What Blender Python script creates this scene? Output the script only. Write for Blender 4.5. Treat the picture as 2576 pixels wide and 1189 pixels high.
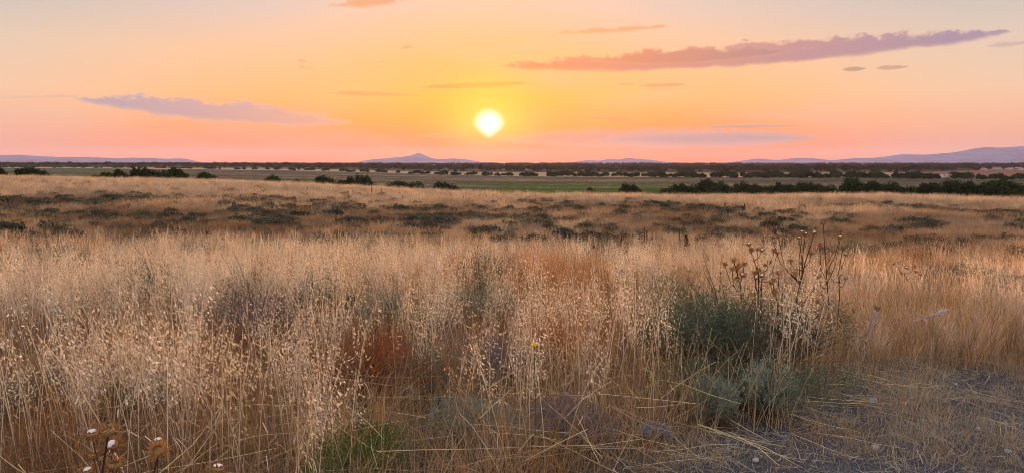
import bpy, math, random
import numpy as np
from mathutils import Vector, Matrix

# ------------------------------------------------------------------ scene, camera, sky, sun
for o in list(bpy.data.objects):
    bpy.data.objects.remove(o)
scn = bpy.context.scene
C = scn.collection
R = math.radians
rng = np.random.default_rng(11)
random.seed(11)

EYE = 1.65
HFOV = R(69.0)
PITCH = R(5.5)
FD = 1288.0 / math.tan(HFOV / 2)            # focal length in units of a 2576 wide picture

cam_data = bpy.data.cameras.new('camera')
cam = bpy.data.objects.new('camera', cam_data)
C.objects.link(cam)
cam.location = (0, 0, EYE)
cam.rotation_euler = (math.pi / 2 - PITCH, 0, 0)
cam_data.sensor_width = 36.0
cam_data.angle = HFOV
cam_data.clip_start = 0.05
cam_data.clip_end = 60000.0
scn.camera = cam

scn.view_settings.view_transform = 'Standard'
scn.view_settings.look = 'None'
scn.view_settings.exposure = 0.40
scn.view_settings.gamma = 1.0
scn.view_settings.use_curve_mapping = False
scn.cycles.use_denoising = True
scn.cycles.denoiser = 'OPENIMAGEDENOISE'
scn.cycles.denoising_input_passes = 'RGB_ALBEDO_NORMAL'
scn.cycles.denoising_prefilter = 'ACCURATE'
scn.cycles.pixel_filter_type = 'BLACKMAN_HARRIS'
scn.cycles.filter_width = 0.9
scn.cycles.use_adaptive_sampling = False
scn.cycles.adaptive_threshold = 0.01
scn.cycles.max_bounces = 2
scn.cycles.diffuse_bounces = 1
scn.cycles.glossy_bounces = 1
scn.cycles.transmission_bounces = 1
scn.cycles.volume_bounces = 0
scn.cycles.transparent_max_bounces = 4
scn.cycles.sample_clamp_indirect = 4.0


def direction(px, py):
    """world direction of a point of the 2576 x 1189 view"""
    u = (px - 1288.0) / FD
    v = (594.5 - py) / FD
    d = Vector((u, math.cos(PITCH) + v * math.sin(PITCH), -math.sin(PITCH) + v * math.cos(PITCH)))
    return d.normalized()


def azel(px, py):
    d = direction(px, py)
    return math.degrees(math.atan2(d.x, d.y)), math.degrees(math.asin(d.z))


SUN_AZ, SUN_EL = azel(1230, 314)

sun_data = bpy.data.lights.new('sun', 'SUN')
sun_data.energy = 5.0
sun_data.angle = R(0.6)
sun_data.color = (1.0, 0.56, 0.27)
sun = bpy.data.objects.new('sun', sun_data)
C.objects.link(sun)
sd = direction(1230, 314)
sun.rotation_euler = (-sd).to_track_quat('-Z', 'Y').to_euler()
sun.location = sd * 50


def lin(c):
    out = []
    for v in c[:3]:
        v = v / 255.0
        out.append(v / 12.92 if v <= 0.04045 else ((v + 0.055) / 1.055) ** 2.4)
    return tuple(out)


world = bpy.data.worlds.new('World')
scn.world = world
world.use_nodes = True
WT = world.node_tree
WT.nodes.clear()


class NT:
    """short hand for building node trees"""
    def __init__(self, tree):
        self.t = tree

    def node(self, typ, **kw):
        n = self.t.nodes.new(typ)
        for k, v in kw.items():
            setattr(n, k, v)
        return n

    def link(self, a, b):
        self.t.links.new(a, b)

    def put(self, sock, v):
        if isinstance(v, bpy.types.NodeSocket):
            self.t.links.new(v, sock)
        elif v is not None:
            sock.default_value = v

    def math(self, op, a, b=None, c=None, clamp=False):
        n = self.t.nodes.new('ShaderNodeMath')
        n.operation = op
        n.use_clamp = clamp
        for i, v in enumerate((a, b, c)):
            if v is not None:
                self.put(n.inputs[i], v)
        return n.outputs[0]

    def mix(self, f, a, b, blend='MIX'):
        n = self.t.nodes.new('ShaderNodeMix')
        n.data_type = 'RGBA'
        n.blend_type = blend
        n.clamp_factor = True
        self.put(n.inputs[0], f)
        for s, v in ((n.inputs[6], a), (n.inputs[7], b)):
            if isinstance(v, tuple):
                s.default_value = (v[0], v[1], v[2], 1)
            else:
                self.put(s, v)
        return n.outputs[2]

    def sstep(self, x, lo, hi):
        n = self.t.nodes.new('ShaderNodeMapRange')
        n.interpolation_type = 'SMOOTHSTEP'
        self.put(n.inputs[0], x)
        n.inputs[1].default_value = lo
        n.inputs[2].default_value = hi
        n.inputs[3].default_value = 0.0
        n.inputs[4].default_value = 1.0
        return n.outputs[0]

    def ramp(self, f, stops, interp='LINEAR'):
        n = self.t.nodes.new('ShaderNodeValToRGB')
        n.color_ramp.interpolation = interp
        el = n.color_ramp.elements
        while len(el) < len(stops):
            el.new(0.5)
        for e, (p, c) in zip(el, stops):
            e.position = p
            e.color = (c[0], c[1], c[2], 1)
        self.put(n.inputs[0], f)
        return n.outputs[0]

    def noise(self, vec, scale, detail=4, rough=0.55, dist=0.0):
        n = self.t.nodes.new('ShaderNodeTexNoise')
        self.put(n.inputs['Vector'], vec)
        n.inputs['Scale'].default_value = scale
        n.inputs['Detail'].default_value = detail
        n.inputs['Roughness'].default_value = rough
        n.inputs['Distortion'].default_value = dist
        return n.outputs[0]


W = NT(WT)
tc = W.node('ShaderNodeTexCoord')
sep = W.node('ShaderNodeSeparateXYZ')
W.link(tc.outputs['Generated'], sep.inputs[0])
DEG = 57.29578
AZ = W.math('MULTIPLY', W.math('ARCTAN2', sep.outputs[0], sep.outputs[1]), DEG)
EL = W.math('MULTIPLY', W.math('ARCSINE', sep.outputs[2]), DEG)
ELP = W.math('MAXIMUM', EL, 0.0)
T = W.math('SQRT', W.math('DIVIDE', ELP, 90.0))
DAZ = W.math('ABSOLUTE', W.math('SUBTRACT', AZ, SUN_AZ))


def colramp(rows):
    return W.ramp(T, [(math.sqrt(e / 90.0), lin(c)) for e, c in rows], 'LINEAR')


c_sun = colramp([(0, (255, 88, 0)), (1.5, (255, 104, 0)), (3, (255, 152, 0)), (5, (255, 178, 52)), (8, (255, 183, 108)),
                 (12, (250, 196, 168)), (20, (224, 198, 190)), (40, (232, 226, 232)), (90, (226, 228, 246))])
c_mid = colramp([(0, (255, 92, 40)), (1.5, (255, 108, 34)), (3, (255, 150, 66)), (5, (255, 180, 108)), (8, (248, 190, 146)),
                 (12, (218, 196, 186)), (20, (214, 200, 198)), (40, (232, 226, 232)), (90, (226, 228, 246))])
c_far = colramp([(0, (238, 156, 150)), (1.5, (242, 166, 146)), (3, (243, 182, 150)), (5, (238, 196, 164)), (8, (222, 197, 176)),
                 (12, (184, 184, 186)), (20, (198, 196, 200)), (40, (230, 226, 232)), (90, (226, 228, 246))])
c_back = colramp([(0, (228, 200, 200)), (4, (240, 208, 204)), (9, (246, 216, 210)), (16, (242, 222, 218)), (26, (236, 226, 228)),
                  (45, (230, 226, 236)), (90, (226, 228, 246))])
sky = W.mix(W.sstep(DAZ, 1.0, 17.0), c_sun, c_mid)
sky = W.mix(W.sstep(DAZ, 13.0, 36.0), sky, c_far)
sky = W.mix(W.sstep(DAZ, 45.0, 130.0), sky, c_back)
sky_clear = sky
# a thin uneven veil of high cloud over the sunset side
veil_vec = W.node('ShaderNodeCombineXYZ')
W.put(veil_vec.inputs[0], W.math('MULTIPLY', AZ, 0.05))
W.put(veil_vec.inputs[1], W.math('MULTIPLY', EL, 0.22))
veil = W.noise(veil_vec.outputs[0], 1.0, 3, 0.5)
fade = W.math('MULTIPLY', W.sstep(EL, 15.0, 11.0), W.sstep(DAZ, 50.0, 40.0))
sky = W.mix(W.math('MULTIPLY', W.math('MULTIPLY', W.sstep(veil, 0.45, 0.75), 0.30), fade), sky, lin((214, 192, 190)))

# clouds: streaks on the far sky, placed by azimuth and elevation, edges broken by noise
nv = W.node('ShaderNodeCombineXYZ')
W.put(nv.inputs[0], AZ)
W.put(nv.inputs[1], W.math('MULTIPLY', EL, 1.5))
n_big = W.math('SUBTRACT', W.noise(nv.outputs[0], 0.55, 4, 0.58), 0.5)
n_fine = W.math('SUBTRACT', W.noise(nv.outputs[0], 1.7, 3, 0.55), 0.5)


def cloud(sky, p0, p1, thick, col0, col1, dens=1.0, bump=1.0, skew=0.0, soft=0.30, taper=0.6):
    """a streak from p0 to p1 (view points), half thickness in view units, col0 at p0 and col1 at p1"""
    a0, e0 = azel(*p0)
    a1, e1 = azel(*p1)
    th = thick / FD * DEG
    ca, ce = (a0 + a1) / 2, (e0 + e1) / 2
    half = (a1 - a0) / 2
    u = W.math('DIVIDE', W.math('SUBTRACT', AZ, ca), half)
    line = W.math('MULTIPLY_ADD', u, (e1 - e0) / 2, ce)
    # body thickness falls off towards the ends; skew moves the thick part
    us = W.math('ADD', u, skew)
    prof = W.math('POWER', W.math('MAXIMUM', W.math('SUBTRACT', 1.0, W.math('MULTIPLY', us, us)), 0.001), taper)
    v = W.math('DIVIDE', W.math('SUBTRACT', EL, line), th)
    top = W.math('ADD', v, W.math('MULTIPLY', n_big, -2.6 * bump))
    top = W.math('ADD', top, W.math('MULTIPLY', n_fine, -1.3 * bump))
    bot = W.math('ADD', W.math('MULTIPLY', v, -1.0), W.math('MULTIPLY', n_big, -0.9 * bump))
    d = W.math('SUBTRACT', prof, W.math('MAXIMUM', top, bot))
    f = W.math('MULTIPLY', W.sstep(d, 0.0, soft), W.math('MULTIPLY_ADD', n_big, 0.45 * bump, dens), clamp=True)
    col = W.mix(W.math('MULTIPLY_ADD', u, 0.5, 0.5, clamp=True), lin(col0), lin(col1))
    # thin edges let the evening light through, thick folds are a little darker
    col = W.mix(W.math('MULTIPLY', W.sstep(d, soft * 1.6, 0.0), 0.55), col, W.mix(0.5, sky, lin((255, 206, 160))))
    sh = W.node('ShaderNodeVectorMath', operation='SCALE')
    W.put(sh.inputs[0], col)
    W.put(sh.inputs['Scale'], W.math('ADD', W.math('MULTIPLY_ADD', n_big, 0.22, 1.0), W.math('MULTIPLY', v, 0.05)))
    col = sh.outputs[0]
    return W.mix(f, sky, col)


sky = cloud(sky, (1240, 168), (2540, 80), 30, (231, 133, 80), (144, 132, 164), 0.92, 0.62, -0.02, 0.30, 0.55)
sky = cloud(sky, (1480, 152), (2000, 126), 20, (226, 133, 87), (163, 129, 133), 0.75, 0.8, 0.0, 0.35)
sky = cloud(sky, (222, 250), (925, 312), 27, (158, 150, 176), (222, 160, 134), 0.88, 0.8, 0.10, 0.36, 0.55)
sky = cloud(sky, (1050, 220), (1340, 208), 9, (231, 148, 62), (231, 150, 68), 0.9, 0.45, 0.0, 0.35)
sky = cloud(sky, (805, 232), (1065, 240), 7, (231, 148, 89), (233, 156, 83), 0.75, 0.8, 0.0, 0.5)
sky = cloud(sky, (1255, 348), (2090, 348), 32, (214, 126, 100), (170, 140, 156), 1.0, 0.35, 0.05, 0.55, 0.45)
sky = cloud(sky, (1480, 352), (2040, 346), 24, (168, 134, 150), (168, 140, 156), 0.88, 0.3, 0.0, 0.6)
sky = cloud(sky, (1715, 321), (1995, 316), 6, (161, 141, 169), (180, 150, 154), 0.75, 0.4, -0.2, 0.5)
sky = cloud(sky, (1605, 216), (1735, 212), 7, (229, 150, 104), (226, 150, 108), 0.8, 0.5, 0.0, 0.5)
sky = cloud(sky, (1550, 212), (1600, 211), 3, (229, 150, 98), (226, 150, 108), 0.7, 0.5, 0.0, 0.5)
sky = cloud(sky, (2115, 176), (2182, 172), 7, (189, 141, 113), (169, 140, 140), 0.85, 0.5, 0.0, 0.4)
sky = cloud(sky, (2210, 172), (2300, 167), 6, (193, 144, 118), (173, 144, 142), 0.75, 0.7, 0.25, 0.4)
sky = cloud(sky, (1370, 84), (1690, 66), 10, (231, 165, 108), (229, 152, 104), 0.75, 1.2, 0.0, 0.6)
sky = cloud(sky, (800, 14), (1060, -6), 16, (229, 160, 112), (224, 144, 101), 0.75, 1.1, 0.0, 0.6)
sky = cloud(sky, (1040, 342), (1205, 338), 7, (233, 135, 62), (233, 126, 44), 0.8, 0.9, 0.0, 0.5)
sky = cloud(sky, (1290, 326), (1345, 324), 6, (234, 160, 59), (234, 143, 67), 0.7, 1.0, 0.0, 0.5)
sky = cloud(sky, (1470, 296), (1610, 301), 5, (231, 141, 81), (231, 144, 89), 0.75, 0.8, 0.0, 0.5)
sky = cloud(sky, (-20, 246), (215, 241), 5, (167, 156, 192), (221, 160, 130), 0.32, 0.8, 0.0, 0.6)
sky = cloud(sky, (1005, 122), (1040, 116), 5, (231, 160, 89), (226, 148, 81), 0.8, 0.8, 0.0, 0.6)
sky = cloud(sky, (2480, 118), (2600, 104), 8, (189, 155, 153), (161, 144, 172), 0.5, 0.9, 0.0, 0.6)

# the sun seen through thick low air: white disc, cut below by the low bank of cloud, and a yellow aureole
dA = W.math('SUBTRACT', AZ, SUN_AZ)
dE = W.math('SUBTRACT', EL, SUN_EL)
halo_r = W.math('SQRT', W.math('ADD', W.math('POWER', dA, 2.0), W.math('POWER', W.math('MULTIPLY', dE, 1.0), 2.0)))
low = W.math('MAXIMUM', W.math('MULTIPLY', dE, -1.0), 0.0)
drop_r = W.math('SQRT', W.math('ADD', W.math('POWER', W.math('ADD', W.math('ABSOLUTE', dA), W.math('MULTIPLY', low, 0.55)), 2.0),
                               W.math('POWER', W.math('MULTIPLY', dE, 1.0), 2.0)))
up_mask = W.sstep(dE, -2.2, 0.3)
halo = W.math('EXPONENT', W.math('MULTIPLY', W.math('POWER', W.math('DIVIDE', halo_r, 2.9), 2.0), -1.0))
halo = W.math('MULTIPLY', halo, W.math('MULTIPLY_ADD', up_mask, 0.75, 0.25))
sky = W.mix(W.math('MULTIPLY', halo, 0.85), sky, lin((255, 224, 66)))
disc = W.sstep(drop_r, 1.42, 0.34)
sky_c = W.mix(disc, sky, (1.6, 1.5, 1.25))

# the physical sky, low sun, gives a small share everywhere
nish = W.node('ShaderNodeTexSky')
nish.sky_type = 'NISHITA'
nish.sun_disc = False
nish.sun_elevation = R(SUN_EL)
nish.sun_rotation = R(SUN_AZ)
nish.altitude = 600
nish.air_density = 1.6
nish.dust_density = 3.0
bg1 = W.node('ShaderNodeBackground')
bg1.inputs[1].default_value = 0.008
W.link(nish.outputs[0], bg1.inputs[0])
level = W.math('MULTIPLY_ADD', W.math('EXPONENT', W.math('MULTIPLY', ELP, -0.5)), -0.17, 0.80)   # the low sky stands behind the haze
bg2 = W.node('ShaderNodeBackground')          # the sunset side with its clouds and the sun
W.put(bg2.inputs[1], level)
W.link(sky_c, bg2.inputs[0])
bg3 = W.node('ShaderNodeBackground')          # the clear rest of the sky
W.put(bg3.inputs[1], level)
W.link(sky_clear, bg3.inputs[0])
clear = W.math('MAXIMUM', W.math('GREATER_THAN', EL, 15.5), W.math('GREATER_THAN', DAZ, 52.0))
mx = W.node('ShaderNodeMixShader')
W.link(clear, mx.inputs[0])
W.link(bg2.outputs[0], mx.inputs[1])
W.link(bg3.outputs[0], mx.inputs[2])
add = W.node('ShaderNodeAddShader')
W.link(bg1.outputs[0], add.inputs[0])
W.link(mx.outputs[0], add.inputs[1])
wout = W.node('ShaderNodeOutputWorld')
W.link(add.outputs[0], wout.inputs[0])
world.cycles.sampling_method = 'MANUAL'
world.cycles.sample_map_resolution = 256

# ------------------------------------------------------------------ helpers: noise, meshes, tags
def _hash(ix, iy, seed):
    h = (ix.astype(np.int64) * 374761393 + iy.astype(np.int64) * 668265263 + seed * 1442695041) & 0x7fffffff
    h = ((h ^ (h >> 13)) * 1274126177) & 0x7fffffff
    h = (h ^ (h >> 16)) & 0x7fffffff
    return h / float(0x7fffffff)


def vnoise(x, y, seed=0):
    x = np.asarray(x, float); y = np.asarray(y, float)
    ix = np.floor(x); iy = np.floor(y)
    fx = x - ix; fy = y - iy
    fx = fx * fx * (3 - 2 * fx); fy = fy * fy * (3 - 2 * fy)
    a = _hash(ix, iy, seed); b = _hash(ix + 1, iy, seed)
    c = _hash(ix, iy + 1, seed); d = _hash(ix + 1, iy + 1, seed)
    return (a * (1 - fx) + b * fx) * (1 - fy) + (c * (1 - fx) + d * fx) * fy


def fbm(x, y, seed=0, octv=4):
    s = 0.0; a = 0.5; t = 0.0
    for i in range(octv):
        s = s + a * vnoise(np.asarray(x) * 2 ** i + 17.3 * i, np.asarray(y) * 2 ** i - 9.1 * i, seed + i)
        t += a; a *= 0.5
    return s / t


def ss(x, lo, hi):
    t = np.clip((np.asarray(x, float) - lo) / (hi - lo), 0, 1)
    return t * t * (3 - 2 * t)


def pw(x, xs, ys):
    return np.interp(np.asarray(x, float), xs, ys)


def tag(o, label=None, cat=None, group=None, kind=None):
    if label: o['label'] = label
    if cat: o['category'] = cat
    if group: o['group'] = group
    if kind: o['kind'] = kind
    return o


class MB:
    """collects vertices and faces for one mesh"""
    def __init__(self):
        self.v = []; self.f = []; self.m = []; self.n = 0

    def add(self, verts, faces, mat=0):
        verts = np.asarray(verts, float).reshape(-1, 3)
        faces = np.asarray(faces, int)
        self.v.append(verts)
        self.f.extend((faces + self.n).tolist())
        self.m.extend([mat] * len(faces))
        self.n += len(verts)

    def ribbon(self, pts, widths, side, mat=0):
        pts = np.asarray(pts, float); side = np.asarray(side, float)
        w = np.asarray(widths, float)[:, None] * 0.5
        L = pts - side * w; Rr = pts + side * w
        n = len(pts)
        v = np.empty((2 * n, 3)); v[0::2] = L; v[1::2] = Rr
        i = np.arange(n - 1) * 2
        self.add(v, np.stack([i, i + 1, i + 3, i + 2], 1), mat)

    def tube(self, pts, radii, sides=3, mat=0, cap=False):
        pts = np.asarray(pts, float)
        n = len(pts)
        tang = np.gradient(pts, axis=0)
        tang /= np.linalg.norm(tang, axis=1)[:, None] + 1e-9
        ref = np.array([0.3, 0.9, 0.1]) if abs(tang[0][2]) > 0.8 else np.array([0, 0, 1.0])
        a = np.cross(tang, ref); a /= np.linalg.norm(a, axis=1)[:, None] + 1e-9
        b = np.cross(tang, a)
        ang = np.arange(sides) * 2 * math.pi / sides
        r = np.asarray(radii, float)[:, None, None]
        ring = pts[:, None, :] + r * (a[:, None, :] * np.cos(ang)[None, :, None] + b[:, None, :] * np.sin(ang)[None, :, None])
        base = (np.arange(n - 1) * sides)[:, None]; j = np.arange(sides)[None, :]; j2 = (j + 1) % sides
        q = np.stack([base + j, base + j2, base + sides + j2, base + sides + j], 2).reshape(-1, 4)
        self.add(ring.reshape(-1, 3), q, mat)
        if cap:
            self.add(ring[-1], [list(range(sides))], mat) if sides in (3, 4) else self.add(ring[-1], [[0, i, i + 1] for i in range(1, sides - 1)], mat)

    def quads(self, cen, ax, ay, mat=0):
        """many quads at once: centres and two half axes, all n x 3"""
        n = len(cen)
        v = np.stack([cen - ax - ay, cen + ax - ay, cen + ax + ay, cen - ax + ay], 1).reshape(-1, 3)
        self.add(v, np.arange(n * 4).reshape(-1, 4), mat)

    def blades(self, cen, ax, ay, mat=0):
        """diamond shaped leaves: centre, half width, half length"""
        v = np.stack([cen - ay, cen + ax - ay * 0.1, cen + ay, cen - ax - ay * 0.1], 1).reshape(-1, 3)
        self.add(v, np.arange(len(cen) * 4).reshape(-1, 4), mat)

    def box(self, lo, hi, mat=0):
        x0, y0, z0 = lo; x1, y1, z1 = hi
        v = [(x0, y0, z0), (x1, y0, z0), (x1, y1, z0), (x0, y1, z0), (x0, y0, z1), (x1, y0, z1), (x1, y1, z1), (x0, y1, z1)]
        self.add(v, [[3, 2, 1, 0], [4, 5, 6, 7], [0, 1, 5, 4], [1, 2, 6, 5], [2, 3, 7, 6], [3, 0, 4, 7]], mat)

    def mesh(self, name, mats, smooth=False):
        me = bpy.data.meshes.new(name)
        V = np.concatenate(self.v) if self.v else np.zeros((0, 3))
        me.from_pydata(V.tolist(), [], self.f)
        for m in mats:
            me.materials.append(m)
        if len(mats) > 1:
            me.polygons.foreach_set('material_index', self.m)
        if smooth:
            me.polygons.foreach_set('use_smooth', [True] * len(me.polygons))
        me.update()
        return me

    def build(self, name, mats, parent=None, smooth=False):
        return obj(name, self.mesh(name, mats, smooth), parent)


def obj(name, data, parent=None, loc=None):
    o = bpy.data.objects.new(name, data)
    C.objects.link(o)
    if parent is not None:
        o.parent = parent
    if loc is not None:
        o.location = loc
    return o


def empty(name, loc, rz=0.0):
    o = bpy.data.objects.new(name, None)
    o.empty_display_size = 0.2
    C.objects.link(o)
    o.location = loc
    o.rotation_euler = (0, 0, rz)
    return o


def unit(v):
    v = np.asarray(v, float)
    return v / (np.linalg.norm(v, axis=-1, keepdims=True) + 1e-12)


def rand_unit(n, r=rng):
    return unit(r.normal(size=(n, 3)))


# ------------------------------------------------------------------ terrain
# ratio = x / depth; the hill the camera stands on, its far edge, the valley beyond and the gently rising plain
RX = [-0.80, -0.69, -0.50, -0.25, -0.10, 0.05, 0.30, 0.50, 0.69, 0.85]
EDGE_D = [88, 84, 80, 72, 66, 64, 62, 60, 56, 54]
EDGE_Y = [448, 448, 453, 466, 482, 492, 494, 492, 502, 506]           # view row of the hill's edge
VALLEY = [-3.2, -3.5, -4.2, -6.0, -7.8, -8.6, -8.6, -8.4, -8.2, -8.0]


def row_drop(py, depth):
    """how far below the eye a point at this row and depth lies"""
    d = direction(1288, py)
    return -d.z / d.y * depth


EDGE_H = [EYE - row_drop(y, d) - 0.28 for y, d in zip(EDGE_Y, EDGE_D)]


def terrain(x, y):
    x = np.asarray(x, float); y = np.asarray(y, float)
    yy = np.maximum(y, 0.5)
    r = np.clip(x / np.maximum(yy, 4.0), -0.85, 0.85)
    ed = pw(r, RX, EDGE_D); eh = pw(r, RX, EDGE_H); va = pw(r, RX, VALLEY)
    t = np.clip((yy - 9) / (ed - 9), 0, 1)
    hill = eh * t - 0.55 * np.sin(np.pi * np.clip(t, 0, 1)) * ss(t, 0, 0.25)
    over = np.maximum(yy - ed, 0)
    slope = 0.035 + 0.045 * ss(r, -0.4, 0.0)
    fall = -slope * np.maximum(over - 6, 0) - slope * 0.5 * np.clip(over, 0, 6) ** 2 / 6
    down = np.maximum(eh + fall, va)
    k = 1.2
    down = np.log(np.exp((eh + fall) / k) + np.exp(va / k)) * k
    down0 = np.log(np.exp(eh / k) + np.exp(va / k)) * k
    h = np.where(yy < ed, hill, down - (down0 - eh) * np.exp(-over / 30))
    # rising plain
    far = ss(yy, 900, 2600)
    h = h * (1 - far) + (0.6) * far
    h = h + (-1.0) * ss(yy, 2600, 6000)
    # relief
    h = h + (fbm(x * 0.05, y * 0.05, 3) - 0.5) * 0.5 * ss(yy, 12, 40) * (1 - ss(yy, 90, 140))
    h = h + (fbm(x * 1.1, y * 1.1, 5, 3) - 0.5) * 0.10 * (1 - ss(yy, 30, 60))
    h = h + (fbm(x * 4.0, y * 4.0, 6, 3) - 0.5) * 0.07 * (1 - ss(yy, 9, 14))
    h = h + (fbm(x * 0.012, y * 0.012, 9, 3) - 0.5) * 0.9 * ss(yy, 130, 250) * (1 - ss(yy, 2500, 5000))
    return h


def T1(x, y):
    return float(terrain(np.array([x]), np.array([y]))[0])


def ground_at(px, py):
    """the point of the near ground seen at a view point (marching along the ray)"""
    d = direction(px, py)
    t = np.geomspace(1.0, 3000.0, 3000)
    hit = np.nonzero(EYE + d.z * t < terrain(d.x * t, d.y * t))[0]
    k = float(t[hit[0]]) if len(hit) else 60.0
    return Vector((d.x * k, d.y * k, T1(d.x * k, d.y * k)))


def at_depth(px, py, depth):
    d = direction(px, py)
    k = depth / d.y
    return Vector((d.x * k, depth, EYE + d.z * k))


def in_path(x, y):
    """1 on the trodden bare ground beside the camera"""
    x = np.asarray(x, float); y = np.asarray(y, float)
    wob = (fbm(x * 1.1, y * 1.1, 21, 4) - 0.5) * 1.5
    left = 0.50 + np.clip(y - 3.9, -3, 3.0) * 0.95 + wob
    top = 6.15 + wob * 0.7 + 0.02 * x
    return ss(x - left, -0.25, 0.35) * (1 - ss(y - top, -0.5, 0.5))


def scrub_amount(x, y):
    """0..1 how much dark scrub and brown litter stands between the dry grass"""
    x = np.asarray(x, float); y = np.asarray(y, float)
    r = x / np.maximum(y, 1)
    ed = pw(np.clip(r, -.85, .85), RX, EDGE_D)
    t = y / ed
    n = fbm(x * 0.11, y * 0.05, 31, 4)
    hollow = ss(y, 13, 17) * (1 - ss(t, 0.60, 0.82)) * ss(-r, -0.15, 0.10)
    right = np.where(r > 0.34, ss(y, 9.2, 12.5), ss(y, 12, 16)) * (1 - ss(t, 0.78, 1.0)) * ss(r, -0.15, 0.1) * 0.80
    return np.clip((hollow + right) * ss(n, 0.22, 0.55), 0, 1)


# ------------------------------------------------------------------ materials
def new_mat(name):
    m = bpy.data.materials.new(name)
    m.use_nodes = True
    m.node_tree.nodes.clear()
    return m, NT(m.node_tree)


def leaf_mat(name, col, trans=0.4, var=0.25, tint=None, hue=0.0, tcol=None):
    """thin leaf or straw: diffuse on both faces with light coming through; shade varies from plant to plant"""
    m, g = new_mat(name)
    if tint:
        a = g.node('ShaderNodeAttribute')
        a.attribute_type = 'INSTANCER'
        a.attribute_name = tint
        base = g.mix(1.0, a.outputs['Color'], (col[0], col[1], col[2]), 'MULTIPLY')
    else:
        base = g.node('ShaderNodeRGB')
        base.outputs[0].default_value = (col[0], col[1], col[2], 1)
        base = base.outputs[0]
    oi = g.node('ShaderNodeObjectInfo')
    geo = g.node('ShaderNodeNewGeometry')
    rnd = g.math('ADD', g.math('MULTIPLY', oi.outputs['Random'], 0.45), g.math('MULTIPLY', geo.outputs['Random Per Island'], 0.55))
    hsv = g.node('ShaderNodeHueSaturation')
    g.put(hsv.inputs['Hue'], g.math('MULTIPLY_ADD', rnd, hue, 0.5 - hue / 2))
    g.put(hsv.inputs['Saturation'], g.math('MULTIPLY_ADD', geo.outputs['Random Per Island'], 0.3, 0.85))
    g.put(hsv.inputs['Value'], g.math('MULTIPLY_ADD', rnd, 2 * var, 1 - var))
    g.put(hsv.inputs['Color'], base)
    d = g.node('ShaderNodeBsdfDiffuse')
    g.link(hsv.outputs[0], d.inputs[0])
    t = g.node('ShaderNodeBsdfTranslucent')
    g.link(hsv.outputs[0], t.inputs[0])
    mx = g.node('ShaderNodeMixShader')
    mx.inputs[0].default_value = trans
    g.link(d.outputs[0], mx.inputs[1])
    g.link(t.outputs[0], mx.inputs[2])
    out = g.node('ShaderNodeOutputMaterial')
    g.link(mx.outputs[0], out.inputs[0])
    return m


def solid_mat(name, col, rough=0.8, noise_scale=0.0, amount=0.3, spec=0.2):
    m, g = new_mat(name)
    p = g.node('ShaderNodeBsdfPrincipled')
    p.inputs['Roughness'].default_value = rough
    p.inputs['Specular IOR Level'].default_value = spec
    if noise_scale:
        tcn = g.node('ShaderNodeTexCoord')
        n = g.noise(tcn.outputs['Object'], noise_scale, 4, 0.6)
        c = g.mix(g.sstep(n, 0.3, 0.7), tuple(v * (1 - amount) for v in col), tuple(min(1, v * (1 + amount)) for v in col))
        g.link(c, p.inputs['Base Color'])
        b = g.node('ShaderNodeBump')
        b.inputs['Strength'].default_value = 0.4
        g.link(n, b.inputs['Height'])
        g.link(b.outputs[0], p.inputs['Normal'])
    else:
        p.inputs['Base Color'].default_value = (col[0], col[1], col[2], 1)
    out = g.node('ShaderNodeOutputMaterial')
    g.link(p.outputs[0], out.inputs[0])
    return m


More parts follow.
